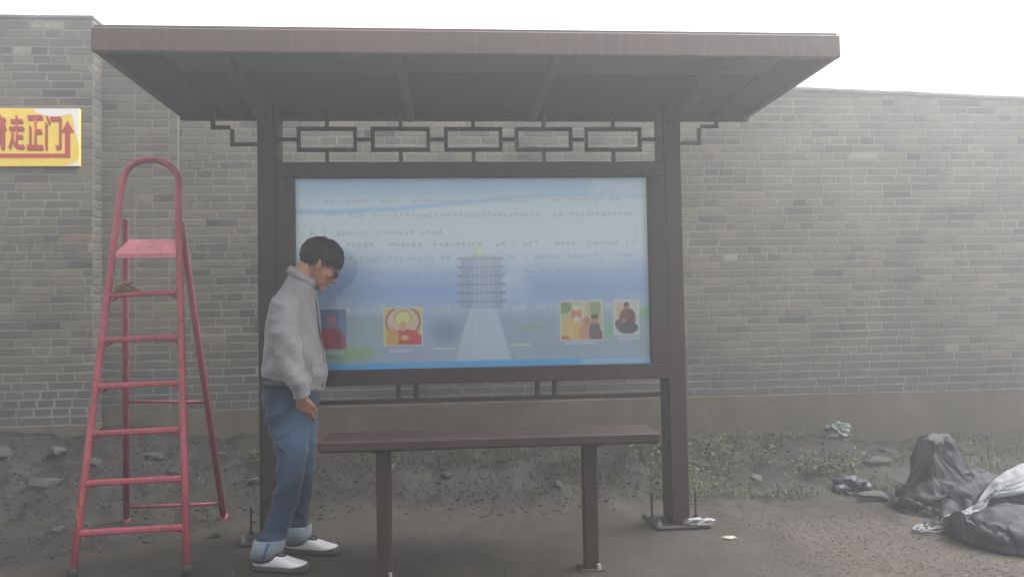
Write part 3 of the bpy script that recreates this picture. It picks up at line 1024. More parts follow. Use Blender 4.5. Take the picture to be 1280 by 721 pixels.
for (xa, xb, y) in ((484, 512, 436), (702, 736, 431), (768, 794, 426), (404, 424, 437)):
    x = xa
    while x < xb:
        rect(x, y - 2.0, x + 3.4, y + 1.6, (214, 222, 230), 0.004, 0.75)
        x += 4.8

def print_sheet(name, arr, x0, x1, z0, z1, y, parent, shade=1.0):
    h, w = arr.shape[:2]
    X, Z = np.meshgrid(np.linspace(x0, x1, w), np.linspace(z1, z0, h))
    co = np.stack([X, np.full_like(X, y), Z], -1).reshape(-1, 3)
    ii = np.arange(h * w).reshape(h, w)
    f = np.stack([ii[1:, :-1], ii[1:, 1:], ii[:-1, 1:], ii[:-1, :-1]], -1).reshape(-1, 4)
    me = bpy.data.meshes.new(name)
    me.vertices.add(len(co)); me.vertices.foreach_set('co', co.ravel())
    me.loops.add(f.size); me.loops.foreach_set('vertex_index', f.ravel())
    me.polygons.add(len(f)); me.polygons.foreach_set('loop_start', np.arange(0, f.size, 4))
    me.update(calc_edges=True)
    ca = me.color_attributes.new('print', 'FLOAT_COLOR', 'POINT')
    rgba = np.ones((h * w, 4)); rgba[:, :3] = lin_np(arr.reshape(-1, 3)) * shade
    ca.data.foreach_set('color', rgba.ravel())
    me.materials.append(M['print'])
    return link(name, me, parent)
POSTER_Y = PF + 0.040
POSTER_SHADE = 1.0
gm = img.mean(-1, keepdims=True)
img = np.clip(gm + (img - gm) * 1.35, 0, 255)
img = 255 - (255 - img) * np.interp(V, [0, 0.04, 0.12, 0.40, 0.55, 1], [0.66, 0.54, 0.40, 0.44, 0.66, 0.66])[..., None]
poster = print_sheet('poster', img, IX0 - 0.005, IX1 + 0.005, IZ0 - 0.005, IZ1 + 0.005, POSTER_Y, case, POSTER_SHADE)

# the four small pictures pasted on the poster: plain generic figures
def pic(x0, y0, x1, y1, painter, border=(224, 226, 224)):
    global img, PW, PH, U, V
    keep = (img, PW, PH, U, V)
    PW, PH = int((x1 - x0) * 3.2), int((y1 - y0) * 3.2)
    U0, V0 = np.meshgrid(np.linspace(px(x0), px(x1), PW), np.linspace(pv(y0), pv(y1), PH))
    U, V = U0, V0
    img = np.zeros((PH, PW, 3))
    painter()
    if border is not None:
        bw = 2.2 / 440.0
        e = np.minimum.reduce([U - px(x0), px(x1) - U, (V - pv(y0)) * 0.54, (pv(y1) - V) * 0.54])
        blend(soft(e - bw * 0.7, 0.003), border)
    out = img
    img, PW, PH, U, V = keep
    W_, H_ = IX1 - IX0 + 0.01, IZ1 - IZ0 + 0.01
    return print_sheet('picture', out, IX0 - 0.005 + px(x0) * W_, IX0 - 0.005 + px(x1) * W_, IZ1 + 0.005 - pv(y1) * H_, IZ1 + 0.005 - pv(y0) * H_, POSTER_Y - 0.002, case, POSTER_SHADE)
def p1():
    blend(np.ones((PH, PW)), (112, 134, 178)); rect(398, 384, 431, 398, (96, 118, 170), 0.02, 0.7)
    oval(415, 428, 17, 22, (176, 28, 84), 0.12); oval(405, 416, 10, 10, (206, 44, 74), 0.3, 0.8); oval(422, 420, 6, 14, (140, 30, 80), 0.5, 0.7)
    oval(413, 396, 6, 8, (188, 128, 140), 0.15); rect(410, 402, 416, 407, (178, 118, 130), 0.004); oval(413, 390, 5, 3, (120, 96, 130), 0.5, 0.6)
def p2():
    blend(np.ones((PH, PW)), (226, 204, 96)); oval(500, 400, 23, 20, (178, 110, 104), 0.08); oval(500, 400, 20, 17, (230, 206, 178), 0.08); oval(500, 396, 12, 11, (206, 186, 120), 0.1)
    oval(500, 397, 9.5, 9, (234, 230, 160), 0.1)
    oval(503, 426, 23, 17, (206, 52, 40), 0.1); oval(488, 420, 8, 14, (226, 170, 84), 0.2); oval(500, 406, 5, 6.5, (226, 176, 120), 0.15); oval(514, 422, 7, 11, (222, 40, 36), 0.3)
    oval(502, 420, 6, 4, (230, 180, 110), 0.3); rect(494, 425, 515, 427, (170, 36, 34), 0.006, 0.6)
def p3():
    blend(np.ones((PH, PW)), (206, 202, 168)); oval(700, 386, 12, 9, (120, 146, 98), 0.3, 0.8); oval(740, 388, 8, 16, (150, 172, 96), 0.3, 0.8); rect(722, 378, 728, 400, (226, 222, 206), 0.01, 0.7)
    oval(708, 418, 17, 19, (232, 196, 116), 0.1); oval(716, 394, 7.5, 10, (216, 140, 104), 0.12); oval(716, 387, 7, 4, (236, 226, 214), 0.3); oval(716, 401, 5, 4, (238, 226, 214), 0.3)
    oval(728, 420, 10, 14, (222, 158, 120), 0.15); oval(729, 404, 5, 6, (204, 140, 112), 0.15); oval(739, 418, 8, 15, (96, 84, 92), 0.12); oval(739, 402, 5, 6, (196, 140, 116), 0.15); oval(739, 398, 5, 3, (60, 54, 60), 0.2)
    oval(700, 425, 12, 4, (212, 112, 82), 0.3); oval(746, 422, 5, 8, (128, 74, 72), 0.3); rect(706, 408, 712, 426, (244, 216, 150), 0.006, 0.6)
def p4():
    blend(np.ones((PH, PW)), (216, 214, 206)); oval(771, 392, 5, 12, (212, 196, 136), 0.4)
    oval(781, 401, 11, 13, (132, 44, 56), 0.1); oval(781, 413, 14, 8, (70, 62, 80), 0.12); oval(780, 386, 4.2, 5.2, (170, 112, 92), 0.15); oval(780, 383, 4, 2.4, (62, 50, 54), 0.3)
    oval(786, 398, 5, 9, (104, 36, 52), 0.3); oval(776, 404, 4, 3, (186, 122, 100), 0.3); oval(769, 408, 5, 7, (108, 78, 98), 0.4)
pic(398, 384, 431, 432, p1, None)['label'] = 'small magenta picture nearest the man'
pic(476, 383, 524, 430, p2)['label'] = 'orange and gold picture of a haloed seated figure'
pic(695, 378, 750, 428, p3)['label'] = 'wide pale picture with several figures'
pic(763, 377, 796, 422, p4, (226, 230, 232))['label'] = 'white bordered picture of a seated figure in dark red'

# ------------------------------------------------------------------ bench
bench = thing('bench', (0.19, 3.87, 0), 'long narrow dark red metal bench in front of the notice board', 'bench')
part('seat', M['bench'], [(-0.600, 0.992, 3.72, 4.02, 0.612, 0.664)], bench, 0.009)
for x in (-0.315, 0.672):
    part('leg', M['frame'], [(x - 0.034, x + 0.034, 3.835, 3.905, 0.010, 0.600)], bench)
    part('seat_bracket', M['frame'], [(x - 0.045, x + 0.045, 3.76, 3.98, 0.6005, 0.6115)], bench)
    fp = part('foot_plate', M['plate'], [(x - 0.06, x + 0.06, 3.81, 3.93, 0.003, 0.0095)], bench)
    q = MB()
    q.tube([(x + 0.028, 3.818, 0.008), (x + 0.028, 3.818, 0.034)], 0.009, 8)
    q.build('anchor_bolt', M['rag'], fp)

# ------------------------------------------------------------------ red stepladder
ladder = thing('stepladder', (-1.6, 4.5, 0), 'worn red painted steel stepladder standing left of the man', 'ladder')
L0, L1 = Vector((-1.823, 4.056, 0.0)), Vector((-1.764, 4.5, 2.0))
Q0, Q1 = Vector((-1.276, 4.03, 0.0)), Vector((-1.468, 4.5, 1.97))
hoop = [L0 + (L1 - L0) * t for t in (0.012, 0.3, 0.6, 0.85, 0.97)]
c1, c2 = L1 + Vector((0.004, 0.015, 0.045)), Q1 + Vector((-0.006, 0.015, 0.045))
topc = (L1 + Q1) / 2 + Vector((0.0, 0.035, 0.142))
half = (Q1 - L1) / 2
mid = (L1 + Q1) / 2
for k in range(13):
    t = math.pi * k / 12
    hoop.append(mid + Vector((0, 0.02, 0.01)) - half * math.cos(t) * 1.0 + Vector((0.0, 0.03, 0.128)) * math.sin(t))
hoop += [Q0 + (Q1 - Q0) * t for t in (0.97, 0.85, 0.6, 0.3, 0.012)]
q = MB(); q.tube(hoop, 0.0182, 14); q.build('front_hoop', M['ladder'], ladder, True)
for P in (L0, Q0):
    q = MB(); q.tube([P + Vector((0, 0, 0.002)), P + Vector((0, 0.01, 0.045))], 0.026, 12); q.build('rubber_foot', M['rubber'], ladder, True)
tl = [0.6841, 0.5673, 0.4498, 0.3338, 0.2155, 0.1007]
tr = [0.7002, 0.5804, 0.4621, 0.3452, 0.2260, 0.1104]
for a, b_ in zip(tl, tr):
    A, B = L0 + (L1 - L0) * a, Q0 + (Q1 - Q0) * b_
    d = (B - A).normalized()
    q = MB()
    q.bar(A + d * 0.012, B - d * 0.012, 0.036, 0.027, 0.010)
    r_ = q.build('rung', M['ladder'], ladder)
    for e, s in ((A, 1), (B, -1)):
        q = MB()
        q.bar(e + d * s * 0.022 + Vector((0, 0, -0.030)), e + d * s * 0.05 + Vector((0, 0, -0.017)), 0.03, 0.008, 0.002)
        q.build('bracket', M['ladder_rear'], r_)
A, B = L0 + (L1 - L0) * 0.795, Q0 + (Q1 - Q0) * 0.805
q = MB()
zpl = (A.z + B.z) / 2
q.add([], [])
pts = [(A.x + 0.02, A.y - 0.02), (B.x - 0.012, B.y - 0.02), (B.x - 0.020, B.y + 0.09), (A.x + 0.050, A.y + 0.09)]
vs = [(x, y, zpl - 0.022 + (0.085 if i > 1 else 0)) for i, (x, y) in enumerate(pts)] + [(x, y, zpl + 0.002 + (0.085 if i > 1 else 0)) for i, (x, y) in enumerate(pts)]
q.add(vs, [(0, 1, 2, 3), (4, 5, 6, 7), (0, 1, 5, 4), (1, 2, 6, 5), (2, 3, 7, 6), (3, 0, 4, 7)])
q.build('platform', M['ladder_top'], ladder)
RL0, RL1 = Vector((-1.967, 5.08, 0.02)), Vector((-1.757, 4.525, 1.79))
RR0, RR1 = Vector((-1.38, 5.05, 0.02)), Vector((-1.452, 4.50, 1.77))
for P, Q in ((RL0, RL1), (RR0, RR1)):
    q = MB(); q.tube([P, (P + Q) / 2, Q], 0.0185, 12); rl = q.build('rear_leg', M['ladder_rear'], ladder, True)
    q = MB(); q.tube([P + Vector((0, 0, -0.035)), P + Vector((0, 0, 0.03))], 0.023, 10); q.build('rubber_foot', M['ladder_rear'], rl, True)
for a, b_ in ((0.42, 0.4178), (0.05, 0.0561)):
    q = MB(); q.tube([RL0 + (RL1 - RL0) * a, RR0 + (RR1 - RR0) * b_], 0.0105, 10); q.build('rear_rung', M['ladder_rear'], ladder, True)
q = MB()
for k in range(7):                     # paint flaked down to the yellow primer
    t = 0.19 - k * 0.011 + random.uniform(-0.003, 0.003)
    P = L0 + (L1 - L0) * t
    q.obox(P + Vector((0.006 * math.sin(k * 1.3), -0.0188, 0)), (1, 0, 0.1), (0, 1, 0), (-0.1, 0, 1), (0.002 + 0.0015 * random.random(), 0.0012, 0.009), 0.001)
q.build('flaked_patch', M['primer'], ladder)
# twist of wire hanging over the upper rung
W0 = L0 + (L1 - L0) * 0.69 + Vector((0.055, -0.018, 0.012))
q = MB()
for k in range(3):
    ph = k * 2.1
    q.tube([W0 + Vector((0.010 * i + 0.022 * math.sin(i * 1.3 + ph), 0.018 * math.cos(i * 1.1 + ph), 0.026 * math.sin(i * 0.9 + ph) + 0.016)) for i in range(10)], 0.0075, 6)
tag(q.build('wire_twist', M['wire'], None, True), 'small knot of tan wire over the top rung of the red ladder', 'wire')

# ------------------------------------------------------------------ the man
man = thing('person', (-0.83, 4.2, 0), 'man in grey jacket and blue jeans reading the board, head bowed', 'person')
HP, HO = R(34), Vector((-0.660, 4.20, 1.503))
HM = Matrix.Rotation(R(14), 3, 'Z') @ Matrix.Rotation(HP, 3, 'Y')
def H(x, y, z): return HO + HM @ Vector((x, y, z))
def hell(mb, c, r, tilt=0.0, ax='Y'):
    mb.ell(H(*c), r, HM @ Matrix.Rotation(tilt, 3, ax))
X_, Y_, Z_ = Vector((1, 0, 0)), Vector((0, 1, 0)), Vector((0, 0, 1))
def limb(mb, pts, n=20):
    """pts: (x, y, z, r across x, r across y); rings square to the path"""
    rs = []
    for i, p in enumerate(pts):
        a = Vector(pts[max(i - 1, 0)][:3]); b = Vector(pts[min(i + 1, len(pts) - 1)][:3])
        d = (b - a).normalized()
        u = (X_ - d * X_.dot(d)).normalized()
        v = d.cross(u)
        rs.append((p[:3], u * p[3], v * p[4]))
    mb.rings(rs, n)

# body: one continuous skin, head to feet
bd = MB()
hell(bd, (-0.010, 0, 0.045), (0.097, 0.076, 0.084))
hell(bd, (0.034, 0, -0.015), (0.062, 0.064, 0.088))
hell(bd, (0.036, 0, -0.062), (0.050, 0.052, 0.046))
hell(bd, (0.072, 0, -0.094), (0.022, 0.024, 0.018))
hell(bd, (0.083, 0, 0.022), (0.014, 0.050, 0.012))
for sy in (-1, 1):
    hell(bd, (0.062, 0.042 * sy, -0.018), (0.024, 0.022, 0.022))
    hell(bd, (-0.004, 0.077 * sy, -0.006), (0.017, 0.008, 0.031), R(-12))
    hell(bd, (-0.010, 0.085 * sy, 0.006), (0.013, 0.006, 0.020), R(-12))
nb = []
for k in range(6):
    t = k / 5
    nb.append((H(0.088 + 0.026 * t, 0, 0.016 - 0.046 * t), HM @ Vector((0.004 + 0.006 * t, 0, 0.006)), HM @ Vector((0, 0.007 + 0.008 * t ** 1.5, 0))))
bd.rings(nb, 14)
hell(bd, (0.107, 0, -0.034), (0.013, 0.011, 0.009))
for sy in (-1, 1):
    hell(bd, (0.098, 0.012 * sy, -0.036), (0.010, 0.007, 0.007))
hell(bd, (0.090, 0, -0.056), (0.011, 0.024, 0.0065))
hell(bd, (0.087, 0, -0.070), (0.011, 0.021, 0.0070))
limb(bd, [(*H(-0.03, 0, -0.02), 0.055, 0.055), (*H(-0.045, 0, -0.075), 0.056, 0.055), (-0.745, 4.20, 1.41, 0.060, 0.062), (-0.765, 4.20, 1.35, 0.07, 0.085)])
bd.rings([((-0.79, 4.2, 1.38), X_ * 0.06, Y_ * 0.08), ((-0.80, 4.2, 1.32), X_ * 0.09, Y_ * 0.165), ((-0.80, 4.2, 1.22), X_ * 0.108, Y_ * 0.16),
          ((-0.795, 4.2, 1.08), X_ * 0.112, Y_ * 0.15), ((-0.80, 4.2, 0.95), X_ * 0.112, Y_ * 0.148), ((-0.806, 4.2, 0.85), X_ * 0.118, Y_ * 0.155), ((-0.80, 4.2, 0.76), X_ * 0.11, Y_ * 0.15)])
ARM_R = [(-0.803, 4.035, 1.315), (-0.800, 3.992, 1.18), (-0.782, 3.975, 1.045), (-0.748, 3.990, 0.94), (-0.722, 4.014, 0.845)]
ARM_L = [(-0.775, 4.365, 1.315), (-0.755, 4.405, 1.18), (-0.765, 4.42, 1.05), (-0.775, 4.41, 0.95), (-0.785, 4.39, 0.86)]
for A in (ARM_R, ARM_L):
    limb(bd, [(*p, r_, r_) for p, r_ in zip(A, (0.040, 0.036, 0.033, 0.030, 0.026))], 14)
def hand(A, side):
    """palm, thumb and four fingers, tucked down towards the trouser pocket"""
    w = Vector(A[-1])
    dn = Vector((0.06, 0.50 * side, -0.87)).normalized()          # towards the finger tips
    fw = Vector((0.96, 0.0, 0.10)); fw = (fw - dn * fw.dot(dn)).normalized()   # thumb side
    bk = dn.cross(fw)
    bd.rings([(w + dn * t, fw * a, bk * b) for t, a, b in ((-0.01, 0.026, 0.020), (0.02, 0.033, 0.017), (0.055, 0.041, 0.015), (0.085, 0.040, 0.013), (0.098, 0.033, 0.010))], 16)
    inward = Vector((0, 1 if side > 0 else -1, 0)) * -1.0 if False else Vector((0, 0.5 * side, 0))
    for i, (off, ln) in enumerate(((0.029, 0.070), (0.010, 0.079), (-0.010, 0.073), (-0.029, 0.058))):
        b0 = w + dn * 0.085 + fw * off
        p1 = b0 + dn * ln * 0.42 + fw * off * 0.12 + inward * 0.012
        p2 = p1 + dn * ln * 0.33 + inward * 0.030
        p3 = p2 + dn * ln * 0.22 + inward * 0.042
        bd.tube([b0, p1, p2, p3], [0.0092, 0.0086, 0.0078, 0.0062], 10)
    t0 = w + dn * 0.030 + fw * 0.024
    t1 = t0 + dn * 0.032 + fw * 0.020 + inward * 0.012
    t2 = t1 + dn * 0.030 + fw * 0.006 + inward * 0.018
    t3 = t2 + dn * 0.022 - fw * 0.002 + inward * 0.012
    bd.tube([t0, t1, t2, t3], [0.0135, 0.0115, 0.0098, 0.0072], 10)
hand(ARM_R, 1); hand(ARM_L, -1)
LEG_R = [(-0.806, 4.115, 0.80), (-0.800, 4.11, 0.66), (-0.790, 4.10, 0.50), (-0.805, 4.09, 0.36), (-0.850, 4.075, 0.22), (-0.905, 4.06, 0.075)]
LEG_L = [(-0.800, 4.285, 0.80), (-0.785, 4.29, 0.66), (-0.770, 4.295, 0.50), (-0.780, 4.30, 0.36), (-0.800, 4.31, 0.22), (-0.812, 4.315, 0.09)]
for A in (LEG_R, LEG_L):
    limb(bd, [(*p, r_, r_) for p, r_ in zip(A, (0.078, 0.068, 0.052, 0.047, 0.042, 0.035))], 16)
SHOES = [((-0.972, 4.066), (-0.688, 3.990)), ((-0.868, 4.345), (-0.578, 4.268))]
for hl, to in SHOES:
    a, b_ = Vector((*hl, 0.045)), Vector((*to, 0.035))
    d = (b_ - a)
    bd.ell((a + d * 0.22 + Vector((0, 0, 0.012))), (0.045, 0.036, 0.034))
    bd.ell(a + d * 0.5, (0.10, 0.034, 0.022), Matrix.Rotation(math.atan2(d.y, d.x), 3, 'Z'))
body = fuse('body', bd, 0.0042, 5, 0.5)
body.materials.append(M['skin'])
link('body', body, man)

def seam_eye(sy):
    q = MB()
    q.ell(H(0.076, 0.030 * sy, 0.002), (0.012, 0.012, 0.009), HM)
    q.build('eye', M['eye'], man, True)
    q = MB()
    q.tube([H(0.086, 0.014 * sy, 0.022), H(0.088, 0.030 * sy, 0.027), H(0.078, 0.048 * sy, 0.022)], [0.003, 0.0035, 0.002], 6)
    q.build('eyebrow', M['hair'], man, True)
seam_eye(-1); seam_eye(1)
q = MB()
q.tube([H(0.0975, -0.022, -0.063), H(0.102, 0, -0.0625), H(0.0975, 0.022, -0.063)], 0.0022, 6)
q.build('mouth', M['lips'], man, True)
# glasses
q = MB()
for sy in (-1, 1):
    ring = []
    for k in range(17):
        t = 2 * math.pi * k / 16
        ring.append(H(0.106 - 0.012 * abs(math.cos(t) * 0.5 + 0.5) * (1 if sy < 0 else 1), sy * (0.032 + 0.024 * math.cos(t)), -0.001 + 0.017 * math.sin(t)))
    q.tube(ring, 0.0034, 6, False)
    q.tube([H(0.094, 0.056 * sy, 0.006), H(0.05, 0.074 * sy, 0.008), H(-0.005, 0.082 * sy, 0.012), H(-0.022, 0.082 * sy, -0.008)], 0.0026, 6)
q.tube([H(0.104, -0.009, 0.003), H(0.110, 0, 0.006), H(0.104, 0.009, 0.003)], 0.0024, 6)
gls = q.build('glasses', M['glasses'], man, True)
for sy in (-1, 1):
    q = MB()
    vs = [H(0.1025 - 0.011 * (math.cos(t) * 0.5 + 0.5), sy * (0.032 + 0.023 * math.cos(t)), -0.001 + 0.016 * math.sin(t)) for t in np.linspace(0, 2 * math.pi, 16, endpoint=False)]
    q.add(vs + [v + HM @ Vector((0.0015, 0, 0)) for v in vs], [list(range(16)), [16 + i for i in range(16)][::-1]] + [[i, (i + 1) % 16, 16 + (i + 1) % 16, 16 + i] for i in range(16)])
    q.build('lens', M['glass'], gls)

# hair: a close cap plus many short locks
def hairline(x, ay):
    # lowest local z of the hair at front-back position x
    return float(np.interp(x, [-0.12, -0.085, -0.05, -0.02, 0.012, 0.03, 0.05, 0.075, 0.10], [-0.062, -0.062, -0.055, 0.005, 0.028, 0.010, 0.040, 0.048, 0.052]))
hc = MB()
capc, capr = (-0.012, 0, 0.042), (0.108, 0.087, 0.098)
nu, nv = 44, 26
gridp = {}
for j in range(nv + 1):
    ph = math.pi * 0.80 * j / nv
    for k in range(nu):
        t = 2 * math.pi * k / nu
        dx, dy, dz = math.sin(ph) * math.cos(t), math.sin(ph) * math.sin(t), math.cos(ph)
        x, y, z = capc[0] + capr[0] * dx, capc[1] + capr[1] * dy, capc[2] + capr[2] * dz
        inside = z > hairline(x, abs(y))
        gridp[(j, k)] = (Vector((x, y, z)), inside)
outer, inner = {}, {}
for (j, k), (p, ins) in gridp.items():
    f = 1.0 + 0.03 * noise.noise(p * 40) if ins else 0.93
    c0 = Vector(capc)
    outer[(j, k)] = c0 + (p - c0) * f
vs, fs, ix = [], [], {}
for key, p in outer.items():
    ix[key] = len(vs); vs.append(H(*p))
for j in range(nv):
    for k in range(nu):
        q4 = [(j, k), (j + 1, k), (j + 1, (k + 1) % nu), (j, (k + 1) % nu)]
        if sum(gridp[a][1] for a in q4) >= 2:
            fs.append([ix[a] for a in q4])
hc.add(vs, fs)
rr = random.Random(5)
crown = Vector((-0.05, 0.01, 0.14))
for _ in range(1300):
    th, cp_ = rr.uniform(0, 2 * math.pi), rr.uniform(-0.75, 1)
    sp = math.sqrt(1 - cp_ * cp_)
    p = Vector((capc[0] + capr[0] * sp * math.cos(th), capr[1] * sp * math.sin(th), capc[2] + capr[2] * cp_))
    if p.z < hairline(p.x, abs(p.y)) + 0.004:
        continue
    nrm = Vector(((p.x - capc[0]) / capr[0] ** 2, p.y / capr[1] ** 2, (p.z - capc[2]) / capr[2] ** 2)).normalized()
    flow = (p - crown); flow = (flow - nrm * flow.dot(nrm))
    flow = flow.normalized() if flow.length > 1e-4 else Vector((1, 0, 0))
    flow = (flow + Vector((rr.uniform(-.14, .14), rr.uniform(-.14, .14), rr.uniform(-.14, .14)))).normalized()
    ln = rr.uniform(0.022, 0.040)
    pts = [p - nrm * 0.004, p + flow * ln * 0.5 + nrm * 0.005, p + flow * ln - nrm * (0.002 + ln * 0.10)]
    hc.tube([H(*a) for a in pts], [0.0034, 0.0028, 0.0008], 5, False)
hc.build('hair', M['hair'], man, True)

# jacket ------------------------------------------------------------
jk = MB()
def tor(z, xb, xf, yw, pw=2.3, zf=0.0):
    c = Vector(((xb + xf) / 2, 4.2, z))
    return (c, Vector(((xf - xb) / 2, 0, zf)), Y_ * yw, pw)
jk.rings([tor(0.892, -0.936, -0.668, 0.176, 2.4, -0.045), tor(0.905, -0.942, -0.645, 0.184, 2.4, -0.045), tor(0.945, -0.943, -0.628, 0.189, 2.4, -0.03), tor(1.01, -0.940, -0.634, 0.192, 2.4, -0.01),
          tor(1.10, -0.938, -0.648, 0.193), tor(1.18, -0.935, -0.660, 0.193), tor(1.25, -0.923, -0.668, 0.191), tor(1.31, -0.902, -0.672, 0.186), tor(1.355, -0.874, -0.676, 0.162),
          tor(1.395, -0.846, -0.682, 0.120, 2.1), tor(1.425, -0.822, -0.686, 0.088, 2, -0.02), tor(1.445, -0.806, -0.692, 0.074, 2, -0.03)], 36)
limb(jk, [(-0.803, 4.06, 1.325, 0.070, 0.062), (-0.806, 4.022, 1.27, 0.072, 0.060), (-0.798, 3.998, 1.18, 0.070, 0.058), (-0.781, 3.985, 1.06, 0.066, 0.056), (-0.760, 3.988, 0.985, 0.063, 0.055), (-0.742, 3.995, 0.92, 0.060, 0.055), (-0.728, 4.006, 0.868, 0.048, 0.046), (-0.722, 4.012, 0.838, 0.042, 0.040)], 24)
limb(jk, [(-0.775, 4.35, 1.325, 0.070, 0.062), (-0.76, 4.38, 1.27, 0.075, 0.062), (-0.755, 4.41, 1.18, 0.073, 0.060), (-0.765, 4.42, 1.06, 0.066, 0.058), (-0.770, 4.415, 0.985, 0.062, 0.058), (-0.778, 4.405, 0.93, 0.055, 0.052), (-0.785, 4.39, 0.875, 0.045, 0.042)], 24)
jme = fuse('jacket', jk, 0.0058, 3, 0.5)
def jfold(p, n):
    a = 0.0
    sl = p.y < 4.05
    if sl:
        el = math.exp(-((p.z - 1.03) / 0.13) ** 2) + 0.9 * math.exp(-((p.z - 0.90) / 0.06) ** 2)
        s = p.z * 34 + (p.x + p.y) * 16 + 2.5 * noise.noise(p * 7)
        a += 0.0075 * el * math.sin(s) + 0.008 * (ridge(Vector((p.x * 7, p.y * 5, p.z * 13))) - 0.75)
    else:
        hem = math.exp(-((p.z - 0.955) / 0.05) ** 2)
        a += 0.008 * hem * (ridge(Vector((p.x * 8, p.y * 8, p.z * 22))) - 0.4)
        a += 0.007 * (ridge(Vector((p.x * 5 + p.z * 3, p.y * 4, p.z * 6 + 3))) - 0.75) * sstep(1.42, 1.25, p.z)
        band = sstep(0.935, 0.925, p.z)                 # gathered waistband
        a += band * (-0.006 + 0.002 * math.sin(math.atan2(p.y - 4.2, p.x + 0.8) * 90))
    a += 0.004 * noise.noise(p * 11)
    return a
displace(jme, jfold)
jme.materials.append(M['jacket'])
jacket = link('jacket', jme, man)
q = MB()        # stand collar, open at the throat
inn, outr = [], []
for k in range(29):
    t = R(28) + (2 * math.pi - R(56)) * k / 28
    ct, st = math.cos(t), math.sin(t)
    base = Vector((-0.748 + 0.070 * ct, 4.2 + 0.078 * st, 1.420 - 0.050 * ct))
    tp = Vector((-0.735 + 0.066 * ct, 4.2 + 0.072 * st, 1.462 - 0.042 * ct))
    inn.append((base, tp))
vs, fs = [], []
for b0, t0 in inn:
    c0 = Vector((-0.742, 4.2, 0))
    o_ = Vector((b0.x - c0.x, b0.y - 4.2, 0)).normalized() * 0.012
    vs += [b0, b0 + o_, t0 + o_ * 0.7 + Vector((0, 0, -0.004)), t0]
for i in range(28):
    for k in range(4):
        fs.append([i * 4 + k, i * 4 + (k + 1) % 4, (i + 1) * 4 + (k + 1) % 4, (i + 1) * 4 + k])
fs += [[0, 1, 2, 3], [28 * 4 + 3, 28 * 4 + 2, 28 * 4 + 1, 28 * 4]]
q.add(vs, fs)
q.build('collar', M['jacket'], jacket, True)
q = MB()
q.tube([(-0.688, 4.165, 1.395), (-0.674, 4.165, 1.30), (-0.663, 4.165, 1.20), (-0.650, 4.165, 1.08), (-0.634, 4.165, 0.97), (-0.648, 4.165, 0.88)], 0.006, 6)
q.build('zip_placket', M['shoe_trim'], jacket, True)

# jeans -------------------------------------------------------------
jn = MB()
jn.rings([((-0.806, 4.2, 0.925), X_ * 0.132, Y_ * 0.168, 2.3), ((-0.806, 4.2, 0.88), X_ * 0.142, Y_ * 0.175, 2.4), ((-0.806, 4.2, 0.82), X_ * 0.143, Y_ * 0.180, 2.4),
          ((-0.803, 4.2, 0.76), X_ * 0.132, Y_ * 0.178, 2.4), ((-0.800, 4.2, 0.71), X_ * 0.118, Y_ * 0.17, 2.3)], 36)
limb(jn, [(-0.806, 4.11, 0.80, 0.133, 0.086), (-0.802, 4.105, 0.73, 0.117, 0.086), (-0.797, 4.10, 0.655, 0.100, 0.081), (-0.790, 4.097, 0.575, 0.085, 0.074), (-0.789, 4.093, 0.50, 0.075, 0.069),
          (-0.797, 4.09, 0.42, 0.069, 0.066), (-0.816, 4.085, 0.34, 0.068, 0.064), (-0.851, 4.075, 0.225, 0.066, 0.063), (-0.890, 4.063, 0.125, 0.062, 0.060), (-0.900, 4.06, 0.092, 0.060, 0.059)], 28)
limb(jn, [(-0.800, 4.29, 0.80, 0.128, 0.086), (-0.790, 4.295, 0.70, 0.106, 0.084), (-0.780, 4.297, 0.60, 0.087, 0.076), (-0.773, 4.30, 0.50, 0.075, 0.070), (-0.779, 4.305, 0.40, 0.068, 0.065),
          (-0.795, 4.31, 0.25, 0.064, 0.062), (-0.805, 4.314, 0.13, 0.060, 0.059)], 28)
nme = fuse('jeans', jn, 0.0056, 3, 0.5)
def nfold(p, n):
    a = 0.007 * (ridge(Vector((p.x * 6 - p.z * 5, p.y * 5, p.z * 7 + p.x * 6))) ** 3 - 0.75)
    kn = math.exp(-((p.z - 0.50) / 0.11) ** 2)
    a += 0.007 * kn * math.sin(p.z * 60 - p.x * 34 + 2 * noise.noise(p * 6)) * (0.4 + 0.6 * sstep(-0.78, -0.88, p.x))
    cr = math.exp(-((p.z - 0.74) / 0.09) ** 2)
    a += 0.007 * cr * math.sin(p.z * 46 - p.x * 40 + 2 * noise.noise(p * 5))
    an = math.exp(-((p.z - 0.17) / 0.08) ** 2)
    a += 0.005 * an * math.sin(p.z * 80 + p.x * 20 + 3 * noise.noise(p * 7))
    return a + 0.003 * noise.noise(p * 12)
displace(nme, nfold)
# worn thighs and knees: fading of the dye, follows the garment
fa = nme.attributes.new('fade', 'FLOAT', 'POINT')
fa.data.foreach_set('value', np.array([min(1, max(0, (0.85 * sstep(-0.80, -0.68, v.co.x) * sstep(0.30, 0.5, v.co.z) * sstep(0.80, 0.66, v.co.z) + 0.5 * sstep(0.86, 0.8, v.co.z) * sstep(4.05, 4.0, v.co.y) + 0.5 * math.exp(-((v.co.z - 0.62) / 0.16) ** 2)) * (0.8 + 0.4 * noise.noise(v.co * 12)))) for v in nme.vertices], dtype=np.float32))
nt = M['jeans'].node_tree
bs = nt.nodes['Principled BSDF']
src = bs.inputs['Base Color'].links[0].from_socket
nt.links.new(mix(nt, math_n(nt, 'MULTIPLY', attr(nt, 'fade'), 0.48), src, rgb(84, 112, 137)), bs.inputs['Base Color'])
nme.materials.append(M['jeans'])
jeans = link('jeans', nme, man)
